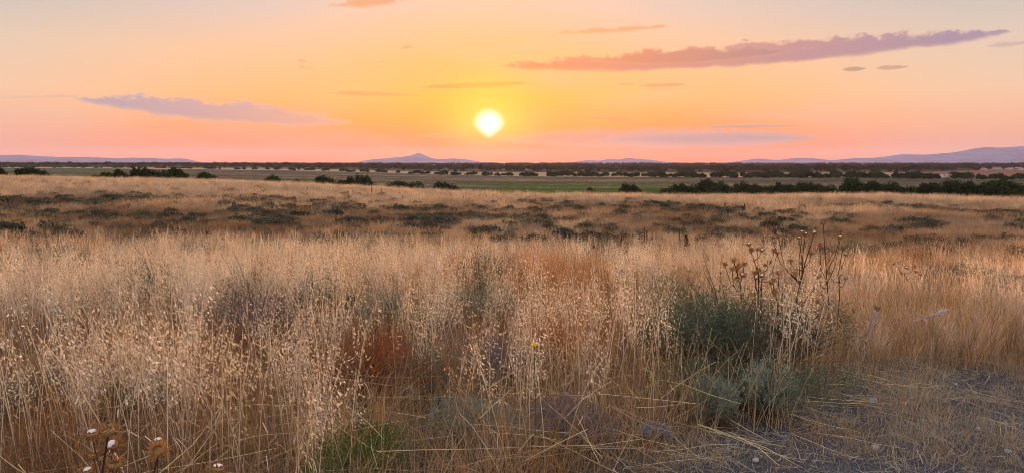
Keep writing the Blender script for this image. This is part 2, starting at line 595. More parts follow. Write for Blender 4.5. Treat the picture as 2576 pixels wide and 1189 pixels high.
# ------------------------------------------------------------------ the ground sheet
def build_ground():
    az = np.concatenate([np.linspace(-180, -44, 50)[:-1], np.linspace(-44, 44, 421), np.linspace(44, 180, 50)[1:]]) * math.pi / 180
    rad = np.concatenate([np.linspace(0.4, 4, 16)[:-1], np.geomspace(4, 13600, 420)])
    A, Q = np.meshgrid(az, rad)
    X = np.sin(A) * Q; Y = np.cos(A) * Q
    Z = terrain(X, Y)
    back = ss(-Y, 0, 30)
    Z = Z * (1 - back) + (fbm(X * .03, Y * .03, 4) - .5) * back
    Z -= ss(Q, 9000, 13600) * 18
    nr, na = X.shape
    V = np.stack([X, Y, Z], 2).reshape(-1, 3)
    V = np.concatenate([V, [[0, 0, T1(0, 0.4)]]])
    i = np.arange(nr - 1)[:, None] * na + np.arange(na - 1)[None, :]
    F = np.stack([i, i + 1, i + na + 1, i + na], 2).reshape(-1, 4)[:, ::-1].tolist()
    c = nr * na
    F += [[c, j + 1, j][::-1] for j in range(na - 1)]
    me = bpy.data.meshes.new('ground')
    me.from_pydata(V.tolist(), [], F)
    me.polygons.foreach_set('use_smooth', [True] * len(me.polygons))
    # what grows or lies on the ground, place by place
    x = V[:, 0]; y = V[:, 1]; q = np.hypot(x, y)
    r = np.clip(x / np.maximum(y, 1), -0.85, 0.85)
    ed = pw(r, RX, EDGE_D)
    n1 = fbm(x * 0.35, y * 0.35, 41, 4)[:, None]
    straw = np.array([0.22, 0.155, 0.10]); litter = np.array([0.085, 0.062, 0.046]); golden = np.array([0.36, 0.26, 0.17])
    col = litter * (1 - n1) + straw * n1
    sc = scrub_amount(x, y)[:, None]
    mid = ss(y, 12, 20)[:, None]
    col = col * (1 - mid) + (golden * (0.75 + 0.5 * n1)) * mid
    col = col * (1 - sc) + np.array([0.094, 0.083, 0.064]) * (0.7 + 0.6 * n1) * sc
    pth = in_path(x, y)[:, None]
    col = col * (1 - pth) + np.array([0.100, 0.104, 0.116]) * (0.45 + 1.1 * n1) * pth
    # valley floor: bands of damp green, grey reeds and dry grass
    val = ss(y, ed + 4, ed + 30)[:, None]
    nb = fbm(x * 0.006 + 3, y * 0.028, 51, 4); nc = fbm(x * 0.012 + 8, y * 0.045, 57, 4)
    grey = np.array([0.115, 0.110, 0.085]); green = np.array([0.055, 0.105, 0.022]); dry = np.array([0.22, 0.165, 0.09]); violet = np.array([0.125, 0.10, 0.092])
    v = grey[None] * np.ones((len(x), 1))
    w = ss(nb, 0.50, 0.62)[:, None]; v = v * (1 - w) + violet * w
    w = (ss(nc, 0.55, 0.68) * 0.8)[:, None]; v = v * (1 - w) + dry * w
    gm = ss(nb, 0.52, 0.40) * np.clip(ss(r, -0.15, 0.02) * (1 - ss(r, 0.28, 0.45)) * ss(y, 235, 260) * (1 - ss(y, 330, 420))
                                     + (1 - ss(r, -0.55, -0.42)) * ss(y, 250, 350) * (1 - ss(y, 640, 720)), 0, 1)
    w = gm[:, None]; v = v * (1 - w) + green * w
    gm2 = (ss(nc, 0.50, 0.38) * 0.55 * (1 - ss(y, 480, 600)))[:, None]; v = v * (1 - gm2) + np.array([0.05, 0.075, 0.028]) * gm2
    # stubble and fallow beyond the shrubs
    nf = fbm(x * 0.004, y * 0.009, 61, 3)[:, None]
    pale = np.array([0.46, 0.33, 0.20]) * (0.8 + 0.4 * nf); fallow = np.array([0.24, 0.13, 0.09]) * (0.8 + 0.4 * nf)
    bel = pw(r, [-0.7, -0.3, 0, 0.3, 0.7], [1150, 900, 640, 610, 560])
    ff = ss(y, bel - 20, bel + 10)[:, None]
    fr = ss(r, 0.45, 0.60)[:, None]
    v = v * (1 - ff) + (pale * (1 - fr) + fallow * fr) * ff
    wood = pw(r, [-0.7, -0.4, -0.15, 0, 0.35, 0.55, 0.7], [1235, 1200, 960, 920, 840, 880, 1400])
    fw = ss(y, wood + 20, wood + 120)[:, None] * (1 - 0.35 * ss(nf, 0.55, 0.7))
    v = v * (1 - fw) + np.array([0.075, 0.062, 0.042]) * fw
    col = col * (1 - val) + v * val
    col = np.where((y < 0.3)[:, None], litter * 0.6 + straw * 0.4, col)
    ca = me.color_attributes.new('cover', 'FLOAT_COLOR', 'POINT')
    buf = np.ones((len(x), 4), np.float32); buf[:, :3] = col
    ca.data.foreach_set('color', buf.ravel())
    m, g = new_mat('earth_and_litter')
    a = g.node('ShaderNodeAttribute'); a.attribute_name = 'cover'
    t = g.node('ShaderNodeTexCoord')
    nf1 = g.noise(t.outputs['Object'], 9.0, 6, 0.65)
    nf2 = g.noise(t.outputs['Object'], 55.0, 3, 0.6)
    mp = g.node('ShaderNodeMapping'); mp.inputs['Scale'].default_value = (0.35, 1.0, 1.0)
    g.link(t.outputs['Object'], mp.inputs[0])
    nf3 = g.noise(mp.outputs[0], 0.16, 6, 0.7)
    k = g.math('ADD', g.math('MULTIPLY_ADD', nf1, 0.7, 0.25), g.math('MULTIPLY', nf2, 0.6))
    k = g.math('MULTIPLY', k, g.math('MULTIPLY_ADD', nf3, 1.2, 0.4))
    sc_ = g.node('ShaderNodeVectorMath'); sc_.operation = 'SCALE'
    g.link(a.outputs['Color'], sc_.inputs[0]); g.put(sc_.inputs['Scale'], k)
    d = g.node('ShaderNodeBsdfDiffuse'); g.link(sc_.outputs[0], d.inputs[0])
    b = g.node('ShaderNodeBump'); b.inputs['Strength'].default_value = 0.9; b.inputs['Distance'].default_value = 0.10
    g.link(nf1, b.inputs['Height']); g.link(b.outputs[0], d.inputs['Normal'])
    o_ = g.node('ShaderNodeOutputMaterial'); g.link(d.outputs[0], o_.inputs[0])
    me.materials.append(m)
    o = obj('ground', me)
    tag(o, 'dry hillside and valley floor reaching out to the hills', 'ground', kind='structure')


build_ground()


# ------------------------------------------------------------------ distant hills
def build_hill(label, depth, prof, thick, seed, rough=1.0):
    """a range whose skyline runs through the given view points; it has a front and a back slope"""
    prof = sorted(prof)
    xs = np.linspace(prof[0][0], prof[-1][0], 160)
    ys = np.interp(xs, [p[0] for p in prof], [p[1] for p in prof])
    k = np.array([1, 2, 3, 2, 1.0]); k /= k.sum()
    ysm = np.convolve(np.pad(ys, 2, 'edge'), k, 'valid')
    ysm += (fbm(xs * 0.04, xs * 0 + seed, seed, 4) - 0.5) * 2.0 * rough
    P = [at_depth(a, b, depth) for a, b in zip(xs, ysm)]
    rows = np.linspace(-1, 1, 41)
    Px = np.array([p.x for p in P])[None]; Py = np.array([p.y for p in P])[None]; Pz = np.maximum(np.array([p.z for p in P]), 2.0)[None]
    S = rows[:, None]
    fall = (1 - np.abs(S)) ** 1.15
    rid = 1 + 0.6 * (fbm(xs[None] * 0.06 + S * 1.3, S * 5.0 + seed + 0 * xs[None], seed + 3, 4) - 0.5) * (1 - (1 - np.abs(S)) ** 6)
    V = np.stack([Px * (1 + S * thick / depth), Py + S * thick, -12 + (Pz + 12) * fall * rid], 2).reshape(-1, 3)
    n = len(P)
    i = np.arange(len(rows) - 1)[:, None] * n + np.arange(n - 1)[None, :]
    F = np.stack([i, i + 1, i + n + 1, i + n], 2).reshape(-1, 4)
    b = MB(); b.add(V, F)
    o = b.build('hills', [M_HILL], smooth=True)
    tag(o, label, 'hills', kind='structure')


M_HILL = solid_mat('haze_tinted_hillside', (0.085, 0.13, 0.30), 1.0, 0.004, 0.30, 0.0)  # blue of the distance haze is painted into the hills' base colour
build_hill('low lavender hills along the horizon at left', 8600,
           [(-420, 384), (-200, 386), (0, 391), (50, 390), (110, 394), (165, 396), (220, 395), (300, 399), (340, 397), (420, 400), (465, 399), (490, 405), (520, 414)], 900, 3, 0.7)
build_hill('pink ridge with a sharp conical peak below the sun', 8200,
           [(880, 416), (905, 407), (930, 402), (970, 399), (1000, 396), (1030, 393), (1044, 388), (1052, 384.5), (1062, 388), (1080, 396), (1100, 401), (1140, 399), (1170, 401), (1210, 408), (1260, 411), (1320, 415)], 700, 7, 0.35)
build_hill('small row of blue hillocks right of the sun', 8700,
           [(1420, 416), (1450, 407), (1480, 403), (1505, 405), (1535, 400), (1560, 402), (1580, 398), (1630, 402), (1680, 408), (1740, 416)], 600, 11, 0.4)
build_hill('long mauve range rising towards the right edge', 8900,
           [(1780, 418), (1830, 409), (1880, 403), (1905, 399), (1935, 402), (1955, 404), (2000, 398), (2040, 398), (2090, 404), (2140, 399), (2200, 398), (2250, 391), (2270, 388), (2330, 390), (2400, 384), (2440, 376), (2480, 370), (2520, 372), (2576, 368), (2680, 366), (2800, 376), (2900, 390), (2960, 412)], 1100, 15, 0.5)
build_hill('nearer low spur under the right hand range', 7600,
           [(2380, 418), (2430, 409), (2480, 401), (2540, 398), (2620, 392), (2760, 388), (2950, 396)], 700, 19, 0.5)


# ------------------------------------------------------------------ haze over the plain
b = MB()
b.box((-13700, -13700, -45), (13700, 13700, 250))
hz = b.build('haze', [])
tag(hz, 'thin evening haze over the plain', 'haze', kind='stuff')
m, g = new_mat('evening_haze')
pv = g.node('ShaderNodeVolumePrincipled')
pv.inputs['Color'].default_value = (0.62, 0.58, 0.80, 1)
pv.inputs['Density'].default_value = 4.6e-5
pv.inputs['Anisotropy'].default_value = 0.40
oo = g.node('ShaderNodeOutputMaterial')
g.link(pv.outputs[0], oo.inputs['Volume'])
m.cycles.volume_sampling = 'DISTANCE'
hz.data.materials.append(m)

# ------------------------------------------------------------------ trees and bushes
M_OAK = leaf_mat('holm_oak_leaf', (0.036, 0.040, 0.024), 0.10, 0.45, hue=0.03)
M_BARK = solid_mat('grey_bark', (0.07, 0.055, 0.045), 0.95, 6.0, 0.4, 0.1)
M_BUSH = leaf_mat('valley_bush_leaf', (0.030, 0.050, 0.021), 0.18, 0.45, hue=0.04)
M_BUSH2 = leaf_mat('olive_bush_leaf', (0.045, 0.066, 0.026), 0.2, 0.45, hue=0.04)


def leaf_cloud(b, lobes, n, size, r, mat=0, slim=0.45):
    """leaf sized faces through the outer part of several lobes, clumped, with gaps"""
    vol = np.array([l[3] * l[4] * l[5] for l in lobes]); vol /= vol.sum()
    for l, k in zip(lobes, (vol * n).astype(int)):
        c = np.array(l[:3]); s = np.array(l[3:6])
        nc = max(5, k // 14)
        cu = rand_unit(nc, r)
        cu[:, 2] = np.abs(cu[:, 2]) * 0.9 + cu[:, 2] * 0.1
        cr = r.uniform(0.55, 1.0, (nc, 1)) ** 0.6
        cc = cu * cr
        idx = r.integers(0, nc, k)
        p = cc[idx] + r.normal(size=(k, 3)) * 0.17
        p = c + p * s
        p[:, 2] = np.maximum(p[:, 2], 0.03 * s[2])
        a = rand_unit(k, r); bb = unit(np.cross(a, rand_unit(k, r)))
        sz = r.uniform(0.6, 1.3, (k, 1)) * size
        b.blades(p, a * sz * slim, bb * sz * 0.75, mat)


def oak_mesh(i):
    r = np.random.default_rng(100 + i)
    b = MB()
    w = r.uniform(0.85, 1.15)
    lobes = []
    for k in range(r.integers(5, 8)):
        a = r.uniform(0, 6.28); d = r.uniform(0.2, 0.62) * w
        lobes.append((math.cos(a) * d * 1.0, math.sin(a) * d, r.uniform(0.40, 0.66) - 0.12 * d, r.uniform(0.32, 0.46) * w, r.uniform(0.32, 0.46) * w, r.uniform(0.26, 0.36)))
    leaf_cloud(b, lobes, 620, 0.115, r)
    # dense inner masses so that the crown is not see-through everywhere
    leaf_cloud(b, [(l[0], l[1], l[2], l[3] * 0.72, l[4] * 0.72, l[5] * 0.7) for l in lobes], 160, 0.24, r)
    b.tube([(0, 0, -0.03), (0.01, 0, 0.2), (0.02, 0.01, 0.42)], [0.05, 0.04, 0.03], 5, 1)
    for k in range(3):
        a = r.uniform(0, 6.28)
        b.tube([(0.02, 0.01, 0.28), (math.cos(a) * 0.2, math.sin(a) * 0.2, 0.48), (math.cos(a) * 0.4, math.sin(a) * 0.4, 0.62)], [0.028, 0.02, 0.01], 4, 1)
    return b.mesh('oak_tree', [M_OAK, M_BARK])


OAKS = [oak_mesh(i) for i in range(7)]


def bush_meshes(i, n=2200, size=0.075, mats=None):
    """foliage mesh and stem mesh of a rounded bush of unit height, about as wide as two heights"""
    r = np.random.default_rng(200 + i)
    lobes = []
    for k in range(r.integers(6, 10)):
        a = r.uniform(0, 6.28); d = r.uniform(0.1, 0.62)
        hh = r.uniform(0.32, 0.60) * (1.15 - 0.5 * d)
        lobes.append((math.cos(a) * d, math.sin(a) * d, hh * 0.75, r.uniform(0.28, 0.42), r.uniform(0.28, 0.42), hh * 0.75))
    b = MB()
    leaf_cloud(b, lobes, n, size, r)
    leaf_cloud(b, [(l[0], l[1], l[2] * 0.8, l[3] * 0.8, l[4] * 0.8, l[5] * 0.8) for l in lobes], n // 4, size * 2.4, r)
    fol = b.mesh('foliage', mats or [M_BUSH])
    b = MB()
    for k in range(6):
        a = r.uniform(0, 6.28); d = r.uniform(0.3, 0.6)
        b.tube([(0.03 * math.cos(a), 0.03 * math.sin(a), -0.05), (math.cos(a) * d * 0.5, math.sin(a) * d * 0.5, 0.25), (math.cos(a) * d, math.sin(a) * d, 0.6)], [0.022, 0.015, 0.006], 4)
    return fol, b.mesh('stem', [M_BARK])


BUSH = [bush_meshes(i) for i in range(6)] + [bush_meshes(10 + i, mats=[M_BUSH2]) for i in range(3)]


def put_bush(name, label, group, px, py_top, w_px, depth, k, parts=True, sink=0.1):
    """a bush at the given depth whose top shows at the given row and whose width spans w_px"""
    top = at_depth(px, py_top, depth)
    x = top.x; z = T1(x, depth) - sink
    h = max(top.z - z, 0.6)
    w = w_px / FD * depth / 1.24
    fol, st = BUSH[k % len(BUSH)]
    rz = (k * 2.399) % 6.283
    e = empty(name, (x, depth, z), rz)
    e.scale = (w, w * 0.9, h / 0.74)
    f = obj('foliage', fol, e)
    obj('stem', st, e)
    tag(e, label, 'bush', group)
    return e


ORD = ['first', 'second', 'third', 'fourth', 'fifth', 'sixth', 'seventh', 'eighth', 'ninth']
G_L = 'bushes on the slope beyond the left hillside'
put_bush('valley_bush', 'dark bush cut by the left edge of the view', G_L, -6, 428, 40, 175, 0)
put_bush('valley_bush', 'broad dark bush standing alone near the left edge', G_L, 88, 425, 78, 178, 1)
put_bush('valley_bush', 'low flat bush leading the row left of the two joined bushes', G_L, 258, 437, 60, 185, 2)
put_bush('valley_bush', 'small round bush between the low flat one and the tallest', G_L, 299, 431, 34, 185, 3)
put_bush('valley_bush', 'tallest dome in the row of bushes at left', G_L, 352, 427.5, 42, 188, 4)
put_bush('valley_bush', 'wide bush joined to the tallest one on its right', G_L, 388, 431, 52, 190, 5)
put_bush('valley_bush', 'two peaked bush at the right end of the left row', G_L, 438, 430, 62, 192, 0)
put_bush('valley_bush', 'low detached bush right of the left row', G_L, 516, 437.5, 50, 196, 3)
G_M = 'bushes at the foot of the hill below the peak'
put_bush('valley_bush', 'low brushy mound left of the round bushes below the peak', G_M, 752, 453, 44, 205, 8)
put_bush('valley_bush', 'small ragged bush half sunk behind the grass at centre left', G_M, 690, 447, 40, 205, 7)
put_bush('valley_bush', 'round bush leftmost of those below the peak', G_M, 821, 445.5, 46, 215, 1)
put_bush('valley_bush', 'bush with a leaning top beside the round one', G_M, 872, 449, 52, 215, 2)
put_bush('valley_bush', 'upright bush right of the leaning one', G_M, 912, 448, 42, 218, 4)
put_bush('valley_bush', 'low bush closing the group at its right', G_M, 930, 460, 36, 210, 8)
put_bush('valley_bush', 'broad dome shaped bush below the conical peak', G_M, 1014, 460, 86, 212, 5)
put_bush('valley_bush', 'dense bush directly under the sun at left', G_M, 1104, 466, 42, 210, 0)
put_bush('valley_bush', 'tall rounded bush nearest below the sun', G_M, 1128, 463, 52, 208, 1)
G_R = 'bushes along the foot of the hill at right'
put_bush('valley_bush', 'tiny bush alone on the green meadow', G_R, 1486, 475, 26, 240, 3)
put_bush('valley_bush', 'small compact bush right of the tiny one', G_R, 1584, 470, 50, 212, 4)
put_bush('valley_bush', 'low spreading bush left of a taller rounded one', G_R, 1688, 470, 48, 210, 2)
put_bush('valley_bush', 'rounded bush next to the low spreading one', G_R, 1722, 467, 54, 208, 5)
put_bush('valley_bush', 'tall bush with a high crown starting the long hedge', G_R, 1793, 456.5, 62, 208, 1)
put_bush('valley_bush', 'paler bush leaning out in front of the tall hedge bush', G_R, 1822, 470, 66, 200, 7)
for i, (px, yt, w) in enumerate([(1870, 469, 66), (1912, 468, 56), (1945, 466, 60), (1990, 470, 64), (2030, 467, 70), (2066, 468, 56)]):
    put_bush('valley_bush', ORD[i] + ' bush of the long hedge, counted from the paler bush to the gap', G_R + ', hedge before the gap', px, yt, w, 204 + 3 * (i % 3), i)
put_bush('valley_bush', 'tall pointed bush right after the gap in the hedge', G_R, 2146, 458, 60, 198, 4)
put_bush('valley_bush', 'big rounded bush beside the tall pointed one', G_R, 2206, 462, 84, 196, 5)
for i, (px, yt, w) in enumerate([(2262, 468, 70), (2308, 469, 70), (2352, 467, 76), (2400, 465, 80), (2446, 464, 80), (2492, 463, 84), (2540, 466, 84), (2585, 464, 90)]):
    put_bush('valley_bush', ORD[i] + ' bush of the dense hedge, counted from the big rounded one rightwards', G_R + ', hedge to the edge', px, yt, w, 190 - 2 * i, i + 1)

# belt of shrubs across the far side of the meadow
r3 = np.random.default_rng(5)
BELT_X = [-20, 450, 950, 1150, 1600, 2000, 2250, 2420, 2600]
BELT_D = [1150, 1050, 780, 655, 600, 560, 520, 500, 500]
BELT_T = [409, 411, 424, 431, 428, 432, 431, 444, 440]


def small_bush(mesh, name, x, y, w, h, label, cat, group, sink=0.15):
    o = obj(name, mesh)
    o.location = (x, y, T1(x, y) - sink)
    o.rotation_euler = (0, 0, r3.uniform(0, 6.28))
    o.scale = (w, w, h)
    return tag(o, label, cat, group)


SECTORS = [(60, 'at the left edge'), (160, 'above the lone broad bush'), (330, "above the left bush row's low end"), (470, "above the left bush row's tall end"),
           (640, 'above the detached low bush'), (800, 'midway from the left bushes to the peak'), (960, 'just left of the conical peak'), (1110, 'under the conical peak'),
           (1190, 'between the peak and the sun'), (1290, 'right under the sun'), (1440, 'just right of the sun'), (1540, 'above the tiny meadow bush'), (1650, 'above the small compact bush'),
           (1760, 'above the two rounded bushes'), (1860, 'above the high crowned hedge bush'), (2000, 'above the middle of the hedge'), (2110, 'above the gap in the hedge'),
           (2250, 'above the tall pointed bush'), (2400, 'above the dense hedge'), (9999, 'beside the village')]


def side_of(px):
    for lim, txt in SECTORS:
        if px < lim:
            return txt


for i in range(210):
    px = -20 + 2620 * (i + r3.uniform(-1.5, 1.5)) / 209
    dens = 1.0
    if 2230 < px < 2420 and i % 3 == 0:
        continue
    d = float(pw(px, BELT_X, BELT_D)) * r3.uniform(0.97, 1.06)
    x = direction(px, 420).x / direction(px, 420).y * d
    h = r3.uniform(2.2, 4.4) * (1.25 if 1400 < px < 1640 else 1.0) * (1.3 if 1640 < px and px < 2330 else 1.0)
    w = h * r3.uniform(0.7, 1.9)
    small_bush(BUSH[i % len(BUSH)][0], 'belt_shrub', x, d, w, h / 0.8,
               ('tall' if h > 3.9 else 'low' if h < 2.9 else 'middling') + (' wide' if w > 1.25 * h else ' narrow') + ' shrub of the meadow belt ' + side_of(px), 'shrub', 'shrub belt ' + side_of(px))

# open oak wood behind the belt: the nearest rows one by one
WOOD_X = [0, 500, 950, 1300, 1900, 2300, 2600]
WOOD_D = [1250, 1220, 985, 930, 850, 880, 1400]
for i in range(290):
    row = i % 3
    px = -30 + 2640 * ((i // 3) + r3.uniform(-0.6, 1.6)) / 97
    base = float(pw(px, WOOD_X, WOOD_D))
    d = base + [0, 60, 150][row] + r3.uniform(-30, 45)
    x = direction(px, 420).x / direction(px, 420).y * d
    h = r3.uniform(6.2, 11.5)
    w = h * r3.uniform(0.55, 1.0)
    small_bush(OAKS[i % 7], 'oak_tree', x, d, w, h, ('big' if h > 9.7 else 'small' if h < 8.0 else 'middling') + (' broad' if w > 0.8 * h else '') + " oak in the wood's " + ['front', 'second', 'third'][row] + ' row ' + side_of(px), 'tree', 'oaks of the far wood ' + side_of(px), 0.2)

# taller trees that stand out near the village
for k, (px, yt, w, d) in enumerate([(2338, 419, 40, 1250), (2373, 419, 22, 1260), (2455, 421, 24, 1050), (2400, 432, 40, 700), (2366, 437, 46, 640), (2330, 436, 60, 640), (2290, 436, 60, 640)]):
    top = at_depth(px, yt, d); z = T1(top.x, d)
    o = obj('oak_tree', OAKS[k % 7])
    o.location = (top.x, d, z - 0.2)
    o.scale = (w / FD * d / 1.7,) * 2 + ((top.z - z + 0.2) / 0.92,)
    tag(o, ['broad high tree crown above the wood left of the village', 'narrow high tree beside the broad crown near the village', 'tall dark tree just left of the church spire',
            'big round tree in front of the brown field', 'bushy tree left of the big round one by the field', 'dark spreading tree in the thicket left of the brown field',
            'leftmost spreading tree of the thicket near the right edge'][k], 'tree', 'tall trees near the village')

# the wood beyond, which reads as one mass
nfo = 4600
fpx = r3.uniform(-250, 2850, nfo)
fd0 = pw(fpx, WOOD_X, WOOD_D) + 190
fd = fd0 * (2900 / fd0) ** r3.uniform(0, 1, nfo)
fx = (fpx - 1288.0) / FD * fd
okm = ~((fpx < 520) & (fbm(fx * 0.006, fd * 0.012, 77, 2) > 0.56) & (fd < 1700))
fx, fd = fx[okm], fd[okm]
FAR_OAK_PTS = np.stack([fx, fd, terrain(fx, fd) - 0.2, r3.uniform(0, 6.28, len(fx)), r3.uniform(6.5, 9.0, len(fx))], 1)

# ------------------------------------------------------------------ instancing for uncountable growth
PROTO_N = 0


def scatter(name, label, cat, meshes, P, S, RZ, TILT, IDX, TINT, parent=None):
    """one object of growth: points that carry a turn, a size, a tint and which plant form stands there"""
    global PROTO_N
    PROTO_N += 1
    col = bpy.data.collections.new('forms_%02d' % PROTO_N)
    for i, me in enumerate(meshes):
        o = bpy.data.objects.new('form_%02d_%03d' % (PROTO_N, i), me)
        col.objects.link(o)
    n = len(P)
    me = bpy.data.meshes.new(name)
    me.vertices.add(n)
    me.vertices.foreach_set('co', np.asarray(P, np.float32).ravel())
    rot = np.zeros((n, 3), np.float32)
    rot[:, 0] = np.asarray(TILT)[:, 0]; rot[:, 1] = np.asarray(TILT)[:, 1]; rot[:, 2] = RZ
    a = me.attributes.new('turn', 'FLOAT_VECTOR', 'POINT'); a.data.foreach_set('vector', rot.ravel())
    S = np.asarray(S, np.float32)
    if S.ndim == 1:
        S = np.repeat(S[:, None], 3, 1)
    a = me.attributes.new('size', 'FLOAT_VECTOR', 'POINT'); a.data.foreach_set('vector', np.ascontiguousarray(S).ravel())
    a = me.attributes.new('form', 'INT', 'POINT'); a.data.foreach_set('value', np.asarray(IDX, np.int32))
    a = me.attributes.new('tint', 'FLOAT_VECTOR', 'POINT'); a.data.foreach_set('vector', np.asarray(TINT, np.float32).ravel())
    o = obj(name, me, parent)
    ng = bpy.data.node_groups.new('grow_' + name, 'GeometryNodeTree')
    ng.interface.new_socket('Geometry', in_out='INPUT', socket_type='NodeSocketGeometry')
    ng.interface.new_socket('Geometry', in_out='OUTPUT', socket_type='NodeSocketGeometry')
    N = ng.nodes
    gi = N.new('NodeGroupInput'); go = N.new('NodeGroupOutput')
    ci = N.new('GeometryNodeCollectionInfo')
    ci.inputs['Collection'].default_value = col
    ci.inputs['Separate Children'].default_value = True
    ci.inputs['Reset Children'].default_value = True
    ip = N.new('GeometryNodeInstanceOnPoints')
    ip.inputs['Pick Instance'].default_value = True

    def attr(nm, typ):
        k = N.new('GeometryNodeInputNamedAttribute'); k.data_type = typ; k.inputs['Name'].default_value = nm
        return k.outputs['Attribute']
    L = ng.links
    L.new(gi.outputs[0], ip.inputs['Points'])
    L.new(ci.outputs[0], ip.inputs['Instance'])
    L.new(attr('form', 'INT'), ip.inputs['Instance Index'])
    er = N.new('FunctionNodeEulerToRotation')
    L.new(attr('turn', 'FLOAT_VECTOR'), er.inputs[0])
    L.new(er.outputs[0], ip.inputs['Rotation'])
    L.new(attr('size', 'FLOAT_VECTOR'), ip.inputs['Scale'])
    L.new(ip.outputs[0], go.inputs[0])
    md = o.modifiers.new('growth', 'NODES')
    md.node_group = ng
    if label:
        tag(o, label, cat, kind='stuff')
    return o


fo = FAR_OAK_PTS
scatter('far_wood', 'dark far off oak wood along the whole horizon', 'wood', OAKS, fo[:, :3], np.stack([fo[:, 4] * 0.72, fo[:, 4] * 0.72, fo[:, 4]], 1), fo[:, 3], np.zeros((len(fo), 2)),
        np.arange(len(fo)) % 7, np.ones((len(fo), 3)))

# ------------------------------------------------------------------ forms of dry grass
M_STEM = leaf_mat('oat_straw_stem', (0.82, 0.64, 0.45), 0.35, 0.35, 'tint', hue=0.03)
M_GLUME = leaf_mat('oat_glume', (0.93, 0.79, 0.62), 0.52, 0.22, 'tint', hue=0.015)
M_BLADE = leaf_mat('dry_grass_blade', (0.76, 0.60, 0.43), 0.40, 0.32, 'tint', hue=0.03)
M_SCRUB = leaf_mat('grey_scrub_leaf', (0.115, 0.125, 0.095), 0.15, 0.40, 'tint', hue=0.05)


def arc(base, lean_dir, height, lean, droop, n=6):
    """points of a stem that starts upright and bends over towards lean_dir"""
    t = np.linspace(0, 1, n)
    d = np.array([math.cos(lean_dir), math.sin(lean_dir), 0.0])
    out = (lean * t + droop * t ** 3)[:, None] * height * d
    up = (t * height * (1 - 0.25 * (lean ** 2) - 0.35 * droop ** 2 * t ** 3))[:, None] * np.array([0, 0, 1.0])
    return np.asarray(base) + out + up


def oat_stalk(b, base, r, h, lean, ldir, spk=20, fat=1.0):
    pts = arc(base, ldir, h, lean, r.uniform(0.02, 0.16), 7)
    b.tube(pts, np.linspace(0.0027, 0.0014, 7) * fat, 3, 0)
    side = np.array([-math.sin(ldir), math.cos(ldir), 0])
    # a dried leaf or two hanging off the stem
    for k in range(r.integers(0, 3)):
        t0 = r.uniform(0.15, 0.5); p = pts[0] + (pts[-1] - pts[0]) * t0
        a = r.uniform(0, 6.28); L = r.uniform(0.12, 0.24)
        q = np.array([p + np.array([math.cos(a) * L * s, math.sin(a) * L * s, L * (0.9 * s - 1.3 * s * s)]) for s in (0, 0.33, 0.66, 1)])
        b.ribbon(q, [0.005, 0.005, 0.004, 0.0008], np.array([-math.sin(a), math.cos(a), 0]), 0)
    # panicle: branchlets with hanging spikelets of two open glumes, mostly to the lee side
    nodes = 6
    for k in range(spk):
        s = 0.58 + 0.42 * ((k // (spk // nodes + 1)) + r.uniform(0, 0.7)) / nodes
        s = min(s, 1.0)
        j = s * (len(pts) - 1); i0 = min(int(j), len(pts) - 2); p = pts[i0] + (pts[i0 + 1] - pts[i0]) * (j - i0)
        a = r.normal(0.0, 1.1)
        bl = r.uniform(0.018, 0.075) * (1.25 - 0.8 * (s - 0.5))
        dirh = np.array([math.cos(a), math.sin(a), 0])
        m = p + dirh * bl * 0.6 + np.array([0, 0, bl * r.uniform(0.4, 0.9)])
        e = p + dirh * bl * 1.05 + np.array([0, 0, bl * r.uniform(-0.1, 0.5)])
        b.ribbon([p, m, e], [0.0009 * fat, 0.0007 * fat, 0.0006 * fat], unit(np.cross(dirh, [0, 0, 1])), 0)
        L = r.uniform(0.016, 0.025)
        hang = unit(np.array([dirh[0] * r.uniform(0.25, 1.1), dirh[1] * r.uniform(0.25, 1.1), -r.uniform(0.15, 1.0)]))
        sd = unit(np.cross(hang, rand_unit(1, r)[0]))
        nn = np.cross(hang, sd)
        for sg in (-1, 1):
            axis = unit(hang + sg * sd * r.uniform(0.12, 0.24))
            w = 0.0021 * fat
            v = [e, e + axis * L * 0.38 + nn * w + sd * sg * 0.0015, e + axis * L, e + axis * L * 0.38 - nn * w + sd * sg * 0.0015]
            b.add(v, [[0, 1, 2, 3]], 1)


def oat_plant(i):
    r = np.random.default_rng(300 + i)
    b = MB()
    for k in range(6):
        base = np.array([r.normal(0, 0.11), r.normal(0, 0.11), -0.02])
        oat_stalk(b, base, r, r.uniform(0.62, 1.0), abs(r.normal(0, 0.10)) + (0.25 if r.random() < 0.08 else 0), r.uniform(0, 6.28), int(r.integers(18, 32)))
    return b.mesh('oat_form', [M_STEM, M_GLUME])


def blade_tuft(i, n=34, h=(0.22, 0.5), spread=0.10, w=0.0035, mat=None, stiff=0.3, seg=4, seed=400):
    r = np.random.default_rng(seed + i)
    b = MB()
    for k in range(n):
        a = r.uniform(0, 6.28); q = abs(r.normal(0, spread))
        base = np.array([math.cos(a) * q, math.sin(a) * q, -0.02])
        ld = a + r.normal(0, 0.9)
        hh = r.uniform(*h)
        pts = arc(base, ld, hh, abs(r.normal(0, stiff)), r.uniform(0.0, 0.35), seg)
        fa = r.uniform(0, 6.28)
        b.ribbon(pts, np.linspace(1, 0.25, seg) * w, np.array([math.cos(fa), math.sin(fa), 0]), 0)
    return b.mesh('tuft_form', [mat or M_BLADE])


